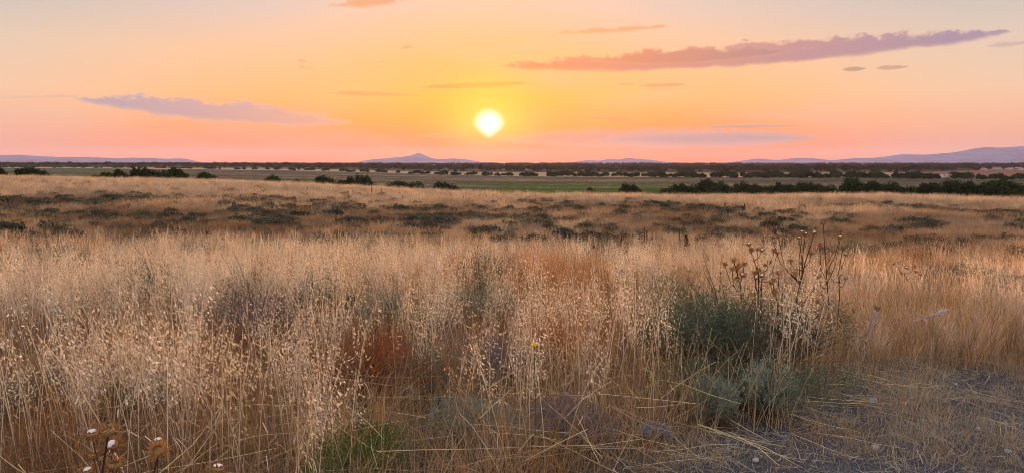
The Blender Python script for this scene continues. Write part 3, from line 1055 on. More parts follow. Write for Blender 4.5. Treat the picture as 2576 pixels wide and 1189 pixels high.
def feather_tuft(i, n=40, h=(0.25, 0.55)):
    """fine annual grass with narrow brushy heads"""
    r = np.random.default_rng(500 + i)
    b = MB()
    for k in range(n):
        a = r.uniform(0, 6.28); q = abs(r.normal(0, 0.12))
        base = np.array([math.cos(a) * q, math.sin(a) * q, -0.02])
        ld = r.uniform(0, 6.28); hh = r.uniform(*h)
        pts = arc(base, ld, hh, abs(r.normal(0, 0.12)), r.uniform(0.0, 0.2), 5)
        fa = r.uniform(0, 6.28); sdv = np.array([math.cos(fa), math.sin(fa), 0])
        b.ribbon(pts, [0.0024, 0.0022, 0.0020, 0.0034, 0.0006], sdv, 0)
        tip = pts[-1]; dv = unit(pts[-1] - pts[-2])
        for j in range(4):
            p = pts[3] + (tip - pts[3]) * r.uniform(0, 1)
            ax = unit(dv + rand_unit(1, r)[0] * 0.45); L = r.uniform(0.018, 0.035)
            s2 = unit(np.cross(ax, rand_unit(1, r)[0]))
            b.add([p, p + ax * L * 0.5 + s2 * 0.0016, p + ax * L, p + ax * L * 0.5 - s2 * 0.0016], [[0, 1, 2, 3]], 1)
    return b.mesh('feather_form', [M_BLADE, M_GLUME])


OAT = [oat_plant(i) for i in range(14)]
TUFT = [blade_tuft(i) for i in range(8)]
FEATHER = [feather_tuft(i) for i in range(8)]
FARTUFT = [blade_tuft(i, 42, (0.14, 0.42), 0.20, 0.011, None, 0.25, 3, 600) for i in range(8)]


def sample_zone(n, y0, y1, pad=0.8, side=0.74, power=1.0):
    """points spread evenly over the wedge of ground in view between two depths"""
    y = np.sqrt(rng.uniform(y0 ** 2, y1 ** 2, n)) if power == 1.0 else y0 * (y1 / y0) ** rng.uniform(0, 1, n)
    x = rng.uniform(-1, 1, n) * (side * y + pad)
    return x, y


def tilt(n, s=0.06):
    return rng.normal(0, s, (n, 2))


def tints(n, base=(1, 1, 1), var=0.12, warm=0.06):
    v = rng.normal(1, var, (n, 1)).clip(0.55, 1.45)
    w = rng.normal(0, warm, n)
    t = np.ones((n, 3)) * np.asarray(base) * v
    t[:, 0] *= 1 + w * 0.3; t[:, 1] *= 1 - w * 0.3; t[:, 2] *= 1 - w
    return t


def keep(x, y, prob):
    m = rng.uniform(0, 1, len(x)) < prob
    return x[m], y[m]


def put(name, label, cat, meshes, x, y, s, tint, tl=0.06, sink=0.0, rz=None):
    n = len(x)
    P = np.stack([x, y, terrain(x, y) - sink], 1)
    return scatter(name, label, cat, meshes, P, s, rng.uniform(0, 6.28, n) if rz is None else rz, tilt(n, tl), rng.integers(0, len(meshes), n), tint)


# --- tall wild oats
def oat_density(x, y):
    r = x / y
    n = fbm(x * 0.55, y * 0.55, 71, 3)
    d = 0.16 + 0.95 * ss(n, 0.38, 0.60)
    d *= 1 - in_path(x, y)
    fine = ss(x - (0.36 * y + 0.35), -0.5, 0.4)                      # the fine grass stand at right
    d *= 1 - 0.93 * fine
    low = ss(x, -1.1, -0.5) * (1 - ss(y, 4.6, 5.6)) * (1 - ss(x, 1.6, 2.2))  # thin stand in front at centre
    d *= 1 - 0.66 * low
    d *= 1 - 0.70 * np.exp(-(((x - 1.75) / 0.7) ** 2 + ((y - 5.4) / 0.6) ** 2))
    d *= 1 - 0.82 * np.exp(-(((x + 0.95) / 0.45) ** 2 + ((y - 4.7) / 0.8) ** 2))
    d *= 1 - ss(y, 10.0, 14.0)
    return np.clip(d, 0, 1)


x, y = sample_zone(3600, 3.2, 14.5)
m_ = (y > 3.7) | ((x < -0.9) & (rng.uniform(0, 1, len(x)) < 0.6))
x, y = x[m_], y[m_]
x, y = keep(x, y, oat_density(x, y))
s = rng.uniform(0.74, 1.08, len(x)) * (1 - 0.34 * ss(y, 5.5, 11.5))
put('wild_oats', 'tall pale wild oats with hanging spikelets over the whole foreground', 'grass', OAT, x, y, s, tints(len(x), (1, 1, 1), 0.12, 0.08), 0.05, rz=rng.normal(0.4, 0.9, len(x)))

# --- stems and blades between and under the oats
x, y = sample_zone(3400, 3.4, 11.5)
d = (0.35 + 0.65 * ss(fbm(x * 0.8, y * 0.8, 81, 3), 0.35, 0.6)) * (1 - in_path(x, y)) * (1 - 0.8 * np.exp(-(((x - 1.75) / 0.7) ** 2 + ((y - 5.4) / 0.7) ** 2))) * (1 - 0.85 * np.exp(-(((x + 1.0) / 0.5) ** 2 + ((y - 4.8) / 0.7) ** 2))) * (1 - 0.7 * np.exp(-(((x - 0.2) / 0.7) ** 2 + ((y - 4.5) / 0.5) ** 2)))
x, y = keep(x, y, d)
warm = fbm(x * 0.5, y * 0.5, 85, 3)
tn = tints(len(x), (0.66, 0.52, 0.38), 0.40, 0.2)
k = ss(warm, 0.5, 0.68)[:, None]
tn = tn * (1 - k) + tn * np.array([0.88, 0.66, 0.50]) * k
put('dry_grass', 'golden brown dry grass standing under the oats', 'grass', TUFT, x, y, rng.uniform(0.7, 1.35, len(x)), tn, 0.10)

# --- fine reddish grass at right
x, y = sample_zone(5200, 5.6, 12)
fine = ss(x - (0.36 * y + 0.35), -0.7, 0.4) * (1 - 0.92 * ss(y, 8.6, 11.0))
x, y = keep(x, y, fine * (1 - in_path(x, y)) * (0.30 + 0.70 * ss(fbm(x * 0.7, y * 0.5, 83, 3), 0.34, 0.58)))
put('fine_grass', 'fine rosy golden grass standing thick at right behind the bare ground', 'grass', FEATHER, x, y, rng.uniform(0.6, 1.1, len(x)) * (0.62 + 0.38 * ss(y, 6.0, 8.2)) * (0.8 + 0.4 * fbm(x * 0.6, y * 0.6, 87, 3)), tints(len(x), (1.10, 1.00, 0.96), 0.22, 0.10), 0.05, rz=rng.normal(0, 3, len(x)))

# --- the hillside beyond the oats
x, y = sample_zone(31500, 9, 38, 2)
sc = scrub_amount(x, y)
x, y = keep(x, y, np.where(x > 0.36 * y + 0.3, ss(y, 8.6, 11), ss(y, 11, 16)) * (1 - 0.62 * sc) * (0.18 + 0.82 * ss(fbm(x * 0.45, y * 0.35, 91, 3), 0.34, 0.6)))
x2, y2 = sample_zone(34000, 36, 95, 4)
ed = pw(np.clip(x2 / y2, -.85, .85), RX, EDGE_D)
x2, y2 = keep(x2, y2, (1 - 0.62 * scrub_amount(x2, y2)) * (1 - ss(y2, ed + 6, ed + 14)))
x = np.concatenate([x, x2]); y = np.concatenate([y, y2])
sc = scrub_amount(x, y)[:, None]
r_ = (x / y)[:, None]
tn = tints(len(x), (0.78, 0.72, 0.67), 0.34, 0.14)
brown = tints(len(x), (0.37, 0.325, 0.285), 0.30, 0.2)
nn = ss(fbm(x * 0.2, y * 0.12, 97, 3), 0.42, 0.62)[:, None]
tn = tn * (1 - sc * (0.45 + 0.55 * nn)) + brown * sc * (0.45 + 0.55 * nn)
pm = ss(fbm(x * 0.35, y * 0.22, 99, 3), 0.45, 0.62)[:, None] * (1 - ss(y, 45, 60))[:, None] * 0.75
tn = tn * (1 - pm) + tn * np.array([0.62, 0.55, 0.52]) * pm
s = rng.uniform(0.65, 1.30, len(x)) * np.where(y > 36, 1.25, 1.0) * (1 - 0.35 * sc[:, 0])
s = np.stack([s, s, s * rng.uniform(0.7, 1.25, len(x))], 1)
put('hillside_grass', 'low golden dry grass covering the hillside behind the oats', 'grass', FARTUFT, x, y, s, tn, 0.08)

# --- tufts and reeds on the valley floor
x, y = sample_zone(26000, 125, 640, 20, 0.74, 2.0)
ed = pw(np.clip(x / y, -.85, .85), RX, EDGE_D)
bel = pw(x / y, [-0.7, -0.3, 0, 0.3, 0.7], [1100, 860, 630, 600, 540])
nb = fbm(x * 0.006 + 3, y * 0.028, 51, 4); nc = fbm(x * 0.012 + 8, y * 0.045, 57, 4)
m = (y > ed + 30) & (y < bel)
x, y, nb, nc = x[m], y[m], nb[m], nc[m]
r_ = x / y
tn = tints(len(x), (0.22, 0.26, 0.27), 0.22, 0.15)
k = ss(nb, 0.50, 0.62)[:, None]; tn = tn * (1 - k) + tints(len(x), (0.26, 0.25, 0.32), 0.2, 0.1) * k
k = ss(nc, 0.55, 0.68)[:, None] * 0.8; tn = tn * (1 - k) + tints(len(x), (0.42, 0.40, 0.36), 0.2, 0.1) * k
gm = ss(nb, 0.52, 0.40) * np.clip(ss(r_, -0.15, 0.02) * (1 - ss(r_, 0.28, 0.45)) * ss(y, 235, 260) * (1 - ss(y, 330, 420)) + (1 - ss(r_, -0.55, -0.42)) * ss(y, 250, 350) * (1 - ss(y, 640, 720)), 0, 1)
k = gm[:, None]; tn = tn * (1 - k) + tints(len(x), (0.11, 0.28, 0.08), 0.2, 0.1) * k
k = (ss(nc, 0.50, 0.38) * 0.55 * (1 - ss(y, 480, 600)))[:, None]; tn = tn * (1 - k) + tints(len(x), (0.10, 0.19, 0.12), 0.2, 0.1) * k
s = np.stack([rng.uniform(2.5, 5.5, len(x))] * 2 + [rng.uniform(0.9, 2.0, len(x))], 1) * (0.7 + y / 600)[:, None]
s[:, 2] = rng.uniform(0.8, 1.9, len(x))
put('meadow_growth', 'bands of green rushes and grey reeds on the valley floor', 'meadow', FARTUFT, x, y, s, tn, 0.02)

# ------------------------------------------------------------------ low scrub on the hillside
M_SHRUB_A = leaf_mat('blue_grey_shrub_leaf', (0.115, 0.115, 0.088), 0.15, 0.45, hue=0.05)
M_SHRUB_B = leaf_mat('dark_green_shrub_leaf', (0.085, 0.095, 0.065), 0.15, 0.40, hue=0.05)
M_TWIG = solid_mat('dry_twig', (0.10, 0.070, 0.050), 0.9)


def twiggy(r, n_stems, h, wid, leaf_n, leaf_l, leaf_w, b, tw, up=0.8, leaf_from=0.25, cover=1.0):
    """stems fanning out of a root, small narrow leaves along them; leaves go to b, stems to tw"""
    for k in range(n_stems):
        a = r.uniform(0, 6.28); q = math.sqrt(r.uniform(0, 1)) * wid
        hh = h * (1 - 0.45 * (q / wid) ** 2) * r.uniform(0.5, 1.15) * (0.82 + 0.36 * math.sin(a * 2.0 + h * 40) * math.sin(a * 3.0 + wid * 50))
        tip = np.array([math.cos(a) * q, math.sin(a) * q, hh])
        midp = np.array([tip[0] * 0.55 * (1.3 - up), tip[1] * 0.55 * (1.3 - up), hh * 0.5]) + r.normal(0, 0.02, 3) * h
        root = np.array([r.normal(0, 0.03), r.normal(0, 0.03), -0.03])
        pts = np.array([root, midp, (midp + tip) / 2 + r.normal(0, 0.02, 3) * h, tip])
        tw.ribbon(pts, [0.006 * h * 2, 0.005 * h * 2, 0.004 * h * 2, 0.002 * h], unit(np.cross(tip - root, rand_unit(1, r)[0])), 0)
        t = r.uniform(leaf_from, 1.0, leaf_n) * 3
        i = np.minimum(t.astype(int), 2); f = (t - i)[:, None]
        p = pts[i] * (1 - f) + pts[i + 1] * f
        ax = unit(unit(pts[i + 1] - pts[i]) * 0.9 + rand_unit(leaf_n, r) * 0.9)
        L = r.uniform(0.6, 1.3, (leaf_n, 1)) * leaf_l
        sd = unit(np.cross(ax, rand_unit(leaf_n, r)))
        b.blades(p + ax * L * 0.5, sd * leaf_w * 0.5, ax * L * 0.5, 0)


def scrub_mesh(i, mat):
    r = np.random.default_rng(700 + i)
    b = MB(); tw = MB()
    lob = [(r.normal(0, 0.35), r.normal(0, 0.35), 0.22, r.uniform(0.35, 0.55), r.uniform(0.35, 0.55), r.uniform(0.22, 0.36)) for k in range(4)]
    leaf_cloud(b, lob, 620, 0.075, r)
    leaf_cloud(b, [(l[0], l[1], l[2] * 0.7, l[3] * 0.7, l[4] * 0.7, l[5] * 0.7) for l in lob], 150, 0.17, r)
    for k in range(14):
        a = r.uniform(0, 6.28); q = r.uniform(0.1, 0.6)
        b.ribbon([(0, 0, 0), (math.cos(a) * q * 0.6, math.sin(a) * q * 0.6, 0.35), (math.cos(a) * q, math.sin(a) * q, r.uniform(0.45, 0.75))], [0.02, 0.014, 0.006], (-math.sin(a), math.cos(a), 0), 1)
    return b.mesh('scrub', [mat, M_TWIG])


M_SHRUB_C = leaf_mat('olive_brown_shrub_leaf', (0.150, 0.115, 0.072), 0.15, 0.45, hue=0.05)
SCRUB = [scrub_mesh(i, M_SHRUB_A) for i in range(4)] + [scrub_mesh(4 + i, M_SHRUB_B) for i in range(3)] + [scrub_mesh(7 + i, M_SHRUB_C) for i in range(3)]


SCRUB_SECT = [(250, 'near the left edge'), (560, 'below the left bush row'), (800, 'below the gap between the bush groups'), (1000, 'below the conical peak'), (1300, 'below the sun'),
              (1550, 'below the tiny meadow bush'), (1780, 'below the rounded bushes'), (2090, 'below the long hedge'), (2330, 'below the gap in the hedge'), (9999, 'near the right edge')]


xs, ys = sample_zone(9700, 9.4, 78, 1.0, 0.70)
rr = np.clip(xs / ys, -.85, .85)
edg = pw(rr, RX, EDGE_D)
clump = fbm(xs * 0.5, ys * 0.5, 131, 3)
pr = (0.20 + 0.75 * scrub_amount(xs, ys)) * ss(clump, 0.36, 0.58) * (1 - ss(ys, edg - 10, edg - 1)) * 0.72 * np.where(xs > 0.36 * ys + 0.3, ss(ys, 9.4, 11), ss(ys, 11, 15))
xs, ys = keep(xs, ys, pr)
order = np.argsort(ys)
xs, ys = xs[order], ys[order]
NS = min(290, len(xs))
for i in range(NS):
    x, y = float(xs[i]), float(ys[i])
    k = int(rng.integers(0, 10))
    s = 0.24 + 0.40 * rng.uniform(0, 1) ** 1.6
    o = obj('scrub_shrub', SCRUB[k])
    o.location = (x, y, T1(x, y) - 0.02)
    o.rotation_euler = (0, 0, rng.uniform(0, 6.28))
    o.scale = (s, s * rng.uniform(0.75, 1.1), s * rng.uniform(0.65, 1.15))
    px = 1288 + x / y * FD
    where = [t for lim, t in SCRUB_SECT if px < lim][0]
    hue = 'olive brown' if k >= 7 else 'dark green' if k >= 4 else 'blue grey'
    big = 'large' if s > 0.43 else 'small' if s < 0.31 else 'middling'
    far = 'close behind the oats' if y < 19 else 'on the near slope' if y < 25 else 'farther up the slope'
    tag(o, f'{big} {hue} cushion shrub {far}, {where}', 'shrub', f'cushion shrubs {far}, {where}')
xr, yr = xs[NS:], ys[NS:]
if len(xr):
    put('low_scrub', 'small dark cushion scrub dotted over the far part of the hillside', 'scrub', SCRUB, xr, yr, 0.30 + 0.45 * rng.uniform(0, 1, len(xr)) ** 1.6, np.ones((len(xr), 3)), 0.02, 0.02)

# ------------------------------------------------------------------ shrubs standing in the oats
M_SAGE = leaf_mat('sage_green_leaf', (0.235, 0.27, 0.18), 0.25, 0.35, hue=0.04)
M_SAGE_PALE = leaf_mat('pale_sage_leaf', (0.29, 0.335, 0.25), 0.25, 0.40, hue=0.03)
M_SAGE_DARK = leaf_mat('dark_sage_leaf', (0.115, 0.145, 0.095), 0.20, 0.45, hue=0.04)
M_GREEN = leaf_mat('fresh_green_leaf', (0.12, 0.20, 0.055), 0.30, 0.35, hue=0.04)
M_RUST = leaf_mat('rust_red_dry_leaf', (0.36, 0.12, 0.050), 0.25, 0.40, hue=0.03)
M_MAUVE = leaf_mat('mauve_grey_dry_leaf', (0.24, 0.19, 0.185), 0.2, 0.35, hue=0.04)
M_BROWNTWIG = leaf_mat('brown_twig', (0.16, 0.10, 0.065), 0.1, 0.35)


def hero_shrub(label, px, py_base, h, wid, mat, stems=110, leaves=34, ll=0.026, lw=0.0045, up=0.8, name='sage_shrub', seed=0, depth=None, cat='shrub', group='shrubs among the oats'):
    r = np.random.default_rng(900 + seed)
    p = ground_at(px, py_base) if depth is None else at_depth(px, py_base, depth)
    if depth is not None:
        p.z = T1(p.x, p.y)
    b = MB(); tw = MB()
    twiggy(r, stems, h, wid, leaves, ll, lw, b, tw, up)
    # denser inner foliage
    lob = [(r.normal(0, wid * 0.4), r.normal(0, wid * 0.4), h * 0.42, wid * 0.5, wid * 0.5, h * 0.42) for k in range(5)]
    bb = MB()
    leaf_cloud(bb, lob, stems * 22, ll * 0.95, r, 0, 0.11)
    b.add(np.concatenate(bb.v), np.array(bb.f), 0)
    e = empty(name, p, r.uniform(0, 6.28))
    b.build('foliage', [mat], e)
    tw.build('stem', [M_BROWNTWIG], e)
    tag(e, label, cat, group)
    return e


hero_shrub('large sage green shrub under the tall brown thistles', 1835, 955, 0.84, 0.60, M_SAGE_DARK, 240, 46, seed=1)
hero_shrub('left lobe of grey green shrubs beside the large sage one', 1715, 925, 0.70, 0.55, M_SAGE_DARK, 190, 42, seed=29)
hero_shrub('low dusky shrub filling the foot of the large sage one', 1870, 1015, 0.42, 0.50, M_SAGE_DARK, 200, 40, seed=30)
hero_shrub('rounded grey green shrub joined to the large one at its right', 1975, 935, 0.72, 0.50, M_SAGE_DARK, 190, 44, seed=2)
hero_shrub('pale feathery shrub at the edge of the bare ground', 1935, 1058, 0.42, 0.19, M_SAGE_PALE, 120, 44, 0.022, 0.0032, 0.95, seed=3)
hero_shrub('small pale feathery shrub left of the larger feathery one', 1800, 1066, 0.36, 0.19, M_SAGE_PALE, 90, 40, 0.022, 0.0032, 0.95, seed=4)
hero_shrub('rust red dried shrub in the middle of the oats', 925, 1010, 0.58, 0.40, M_RUST, 180, 40, 0.022, 0.0032, 0.8, 'dry_shrub', seed=5)
hero_shrub('small rust coloured dried shrub behind the yellow flower', 1380, 925, 0.40, 0.26, M_RUST, 90, 36, 0.022, 0.0032, 0.8, 'dry_shrub', seed=6)
hero_shrub('fresh green bushy plant at the bottom edge', 905, 1215, 0.34, 0.34, M_GREEN, 120, 44, 0.022, 0.004, 0.6, seed=7)
hero_shrub('blue grey sage tuft leaning right near the bottom centre', 1165, 1120, 0.34, 0.24, M_SAGE_PALE, 90, 40, 0.022, 0.0035, 0.8, seed=8)
hero_shrub('grey green shrub right above the blue grey tuft', 1085, 1010, 0.50, 0.31, M_SAGE, 90, 38, seed=9)
hero_shrub('soft green shrub behind the rust red one', 1000, 870, 0.62, 0.44, M_SAGE, 120, 38, seed=10)
hero_shrub('wide green grey shrub above the yellow flower', 1200, 850, 0.62, 0.50, M_SAGE, 120, 38, seed=11)
hero_shrub('mauve grey dried shrub left of the rust red one', 640, 900, 0.65, 0.50, M_MAUVE, 130, 36, name='dry_shrub', seed=12)
hero_shrub('dark green shrub showing between oats at mid left', 640, 810, 0.70, 0.50, M_SAGE_DARK, 110, 36, seed=13)
hero_shrub('dark shrub sunk in the oats near the left edge', 120, 730, 0.75, 0.50, M_SAGE_DARK, 110, 36, seed=14)
hero_shrub('dark tangled shrub left of the mid left green one', 400, 800, 0.72, 0.50, M_SAGE_DARK, 110, 36, seed=15)
hero_shrub('grey green shrub low behind the bottom left thistles', 350, 1075, 0.36, 0.34, M_SAGE_DARK, 100, 38, seed=16)
hero_shrub('green tinged shrub at the left edge low down', 60, 1060, 0.36, 0.36, M_SAGE_DARK, 100, 38, seed=17)
hero_shrub('dusty green shrub left of the big sage shrub', 1640, 800, 0.53, 0.42, M_SAGE, 100, 36, seed=18)
hero_shrub('dark shrub at the back of the oats below the sun', 1210, 760, 0.69, 0.44, M_SAGE_DARK, 100, 34, seed=19)
hero_shrub('black green shrub left of the dark seed stalk', 795, 830, 0.65, 0.37, M_SAGE_DARK, 100, 34, seed=20)
hero_shrub('flat dark shrub behind the oats right of centre', 1490, 650, 0.50, 0.6, M_SAGE_DARK, 110, 34, seed=21)
hero_shrub('broad dark shrub in the grass near the right edge', 2500, 745, 0.42, 0.65, M_SAGE_DARK, 120, 34, seed=22)
hero_shrub('dark shrub behind the thistles at right', 2150, 665, 0.48, 0.55, M_SAGE_DARK, 100, 34, seed=23)
hero_shrub('dark broad shrub behind the oats left of the sun', 1000, 655, 0.50, 0.75, M_SAGE_DARK, 120, 34, seed=24)
hero_shrub('long low dark shrub behind the oats at left', 480, 655, 0.48, 0.75, M_SAGE_DARK, 120, 34, seed=25)
hero_shrub('mauve dry shrub low at centre behind crossing stalks', 1250, 1000, 0.50, 0.35, M_MAUVE, 100, 36, name='dry_shrub', seed=26)
hero_shrub('dull brown dry shrub at the bottom right of centre', 1420, 1120, 0.30, 0.36, M_MAUVE, 110, 36, name='dry_shrub', seed=27)
hero_shrub('pale blue ghostly dry tuft on the edge of the bare ground', 1660, 1105, 0.10, 0.11, leaf_mat('blue_white_dry_leaf', (0.30, 0.30, 0.34), 0.2, 0.4), 20, 10, 0.035, 0.0025, 0.5, 'dry_tuft', seed=28)

# ------------------------------------------------------------------ thistles
M_THSTEM = leaf_mat('thistle_stem', (0.085, 0.055, 0.038), 0.0, 0.2)
M_BRACT = leaf_mat('thistle_bract', (0.31, 0.14, 0.055), 0.25, 0.40, hue=0.02)
M_CUP = leaf_mat('thistle_cup', (0.44, 0.30, 0.14), 0.1, 0.2)
M_TUFTW = leaf_mat('thistle_white_disc', (0.86, 0.84, 0.82), 0.15, 0.08)
M_SILVER = leaf_mat('silver_thistle_leaf', (0.62, 0.57, 0.60), 0.2, 0.2)


def head_meshes(i):
    r = np.random.default_rng(1000 + i)
    b = MB()
    # bowl
    prof = [(0.004, -0.018), (0.016, -0.012), (0.021, 0.0), (0.017, 0.010)]
    ns = 10
    ang = np.arange(ns) * 2 * math.pi / ns
    V = np.array([[math.cos(a) * q, math.sin(a) * q, z] for q, z in prof for a in ang])
    F = [[k * ns + j, k * ns + (j + 1) % ns, (k + 1) * ns + (j + 1) % ns, (k + 1) * ns + j] for k in range(3) for j in range(ns)]
    b.add(V, F, 1)
    for ring, (z, n, L, el) in enumerate([(-0.010, 12, 0.030, -0.25), (-0.002, 14, 0.036, 0.10), (0.006, 14, 0.030, 0.5)]):
        for j in range(n):
            a = (j + 0.5 * ring + r.uniform(-0.2, 0.2)) * 2 * math.pi / n
            e = el + r.normal(0, 0.22)
            o_ = np.array([math.cos(a), math.sin(a), 0])
            p0 = o_ * 0.016 + np.array([0, 0, z])
            ax = o_ * math.cos(e) + np.array([0, 0, math.sin(e)])
            LL = L * r.uniform(0.75, 1.15)
            sd = np.array([-math.sin(a), math.cos(a), 0])
            curl = np.array([0, 0, r.uniform(-0.006, 0.010)])
            b.add([p0 - sd * 0.0042, p0 + sd * 0.0042, p0 + ax * LL * 0.5 + sd * 0.003 + curl * 0.4, p0 + ax * LL + curl, p0 + ax * LL * 0.5 - sd * 0.003 + curl * 0.4],
                  [[0, 1, 2, 4]], 0)
            b.add([p0 + ax * LL * 0.5 + sd * 0.003 + curl * 0.4, p0 + ax * LL + curl, p0 + ax * LL * 0.5 - sd * 0.003 + curl * 0.4], [[0, 1, 2]], 0)
    head = b.mesh('flower_head', [M_BRACT, M_CUP])
    b = MB()
    V = []; rings = 4
    for k in range(rings):
        t = k / rings * math.pi / 2
        for a in ang:
            V.append([math.cos(a) * 0.017 * math.cos(t) * (1 + r.normal(0, 0.02)), math.sin(a) * 0.017 * math.cos(t), 0.008 + 0.010 * math.sin(t)])
    V.append([0, 0, 0.018])
    F = [[k * ns + j, k * ns + (j + 1) % ns, (k + 1) * ns + (j + 1) % ns, (k + 1) * ns + j] for k in range(rings - 1) for j in range(ns)]
    b.add(V, F, 0)
    top = rings * ns
    for j in range(ns):
        b.f.append([(rings - 1) * ns + j, (rings - 1) * ns + (j + 1) % ns, top]); b.m.append(0)
    return head, b.mesh('seed_disc', [M_TUFTW], smooth=True)


HEADS = [head_meshes(i) for i in range(5)]


def thistle(label, px, py_base, heads, depth, seed=0, fat=1.0, group='dry thistles', hs=0.80):
    """heads: list of (px, py, white) view points, reached by branches from one stem; all within the plant's own depth"""
    r = np.random.default_rng(1100 + seed)
    bp = at_depth(px, py_base, depth)
    z0 = T1(bp.x, depth)
    e = empty('thistle', (bp.x, depth, z0))
    pts = []
    for (hx, hy, wh) in heads:
        dd = depth + r.uniform(-0.16, 0.16)
        q = at_depth(hx, hy, dd)
        pts.append((np.array([q.x - bp.x, q.y - depth, q.z - z0]), wh))
    top = max(p[0][2] for p in pts)
    mean = np.mean([p[0] for p in pts], axis=0)
    fork = np.array([mean[0] * 0.45, mean[1] * 0.45, min(p[0][2] for p in pts) * 0.72])
    main_top = max(pts, key=lambda p: p[0][2])[0]
    b = MB()
    knee = (fork + main_top) / 2 + r.normal(0, 0.012, 3)
    spine = np.array([[0, 0, -0.04], fork * 0.5 + r.normal(0, 0.01, 3), fork, knee, main_top])
    b.tube(spine, np.array([0.0062, 0.0056, 0.0048, 0.0038, 0.003]) * fat, 5)
    b.build('stem', [M_THSTEM], e)
    for k, (p, wh) in enumerate(pts):
        if not np.allclose(p, main_top):
            # leaves the stem below the head, runs out and then up
            t = r.uniform(0.15, 0.75)
            zz = min(p[2] - 0.08, fork[2] + (main_top[2] - fork[2]) * t)
            zz = max(zz, fork[2] * 0.6)
            if zz < fork[2]:
                a0 = fork * (zz / max(fork[2], 0.01))
            else:
                a0 = fork + (main_top - fork) * ((zz - fork[2]) / max(main_top[2] - fork[2], 0.01))
            m1 = a0 + (p - a0) * 0.5 + np.array([(p[0] - a0[0]) * 0.18, (p[1] - a0[1]) * 0.18, -0.02]) + r.normal(0, 0.008, 3)
            b = MB()
            b.tube(np.array([a0, (a0 + m1) / 2 + r.normal(0, 0.006, 3), m1, p]), np.array([0.0034, 0.0030, 0.0026, 0.0022]) * fat, 4)
            b.build('branch', [M_THSTEM], e)
        hm, dm = HEADS[k % 5]
        h = obj('flower_head', hm, e, tuple(p + np.array([0, 0, 0.012])))
        h.rotation_euler = (r.normal(-0.15 if wh else 0, 0.28) + (-0.35 if wh == 2 else 0), r.normal(0, 0.30), r.uniform(0, 6.28) if wh != 2 else 0)
        h.rotation_euler = (r.normal(0, 0.25) + (0.55 if wh == 2 else 0.1 if wh else 0), r.normal(0, 0.25), 0)
        s = r.uniform(0.82, 1.12) * hs * (1.25 if depth < 3 else 1.0)
        h.scale = (s, s, s)
        if wh:
            obj('seed_disc', dm, h)
    tag(e, label, 'thistle', group)
    return e


# bottom left, close to the camera
thistle('near thistle with several spiky heads at the bottom left', 268, 1330, [(232, 1098, 1), (272, 1092, 0), (284, 1126, 2), (236, 1152, 0), (288, 1176, 0), (222, 1192, 1)], 2.55, 1, 1.0)
thistle('near thistle with two stacked heads right of the bottom left one', 396, 1330, [(398, 1118, 1), (398, 1140, 0)], 2.6, 2, 1.0)
thistle('thistle whose head just shows at the bottom edge', 552, 1340, [(548, 1187, 1)], 2.6, 3, 1.0)
# the stand at right
thistle('tallest thistle of the right stand with white discs on top', 2000, 960,
        [(1943, 601, 0), (1958, 598, 0), (2018, 587, 1), (2025, 592, 1), (2010, 602, 1), (2048, 589, 1), (1988, 660, 0), (2040, 640, 0), (2000, 690, 0), (2017, 665, 0)], 6.2, 4, 1.1)
thistle('thistle at right with the single highest head', 2078, 950, [(2071, 565, 1), (2115, 584, 0), (2114, 600, 1), (2095, 634, 0), (2060, 700, 0), (2062, 618, 0)], 6.5, 5, 1.0)
thistle('thistle at the right flank of the stand with a pair of heads', 2105, 930, [(2120, 626, 0), (2127, 643, 1), (2113, 696, 0), (2127, 703, 0), (2085, 690, 0)], 6.6, 6, 1.0)
thistle('thin thistle at the left flank of the stand', 1905, 955, [(1884, 618, 1), (1890, 632, 0), (1906, 630, 0), (1916, 632, 1), (1948, 634, 0), (1955, 638, 1), (1925, 670, 0), (1935, 662, 0), (1948, 690, 0)], 6.4, 7, 1.0)
thistle('low thistle in front of the sage shrub with brown heads', 1875, 1010, [(1846, 658, 0), (1824, 668, 0), (1856, 674, 0), (1854, 705, 0), (1868, 694, 2), (1872, 668, 0), (1842, 680, 0)], 5.9, 8, 1.1)
thistle('dark stemmed thistle before the stand with crowded heads', 1915, 1020, [(1898, 690, 0), (1908, 684, 0), (1917, 697, 1), (1902, 703, 1), (1902, 744, 0), (1913, 758, 1), (1897, 770, 0), (1900, 812, 0)], 5.6, 9, 1.2)
thistle('thistle with two heads right of the crowded one', 1955, 1010, [(1939, 715, 0), (1947, 708, 0), (1950, 738, 0), (1968, 772, 1), (1960, 690, 0), (1970, 730, 0)], 5.5, 10, 1.1)
thistle('small thistle in the fine grass right of the stand', 2295, 830, [(2280, 675, 1), (2300, 672, 0), (2305, 686, 0), (2316, 694, 0), (2270, 690, 0), (2250, 665, 0)], 8.6, 11, 0.9)
thistle('pair of thistle heads rising from the oats right of centre', 1560, 880, [(1556, 690, 0), (1566, 684, 0), (1550, 705, 0)], 8.5, 12, 0.9)


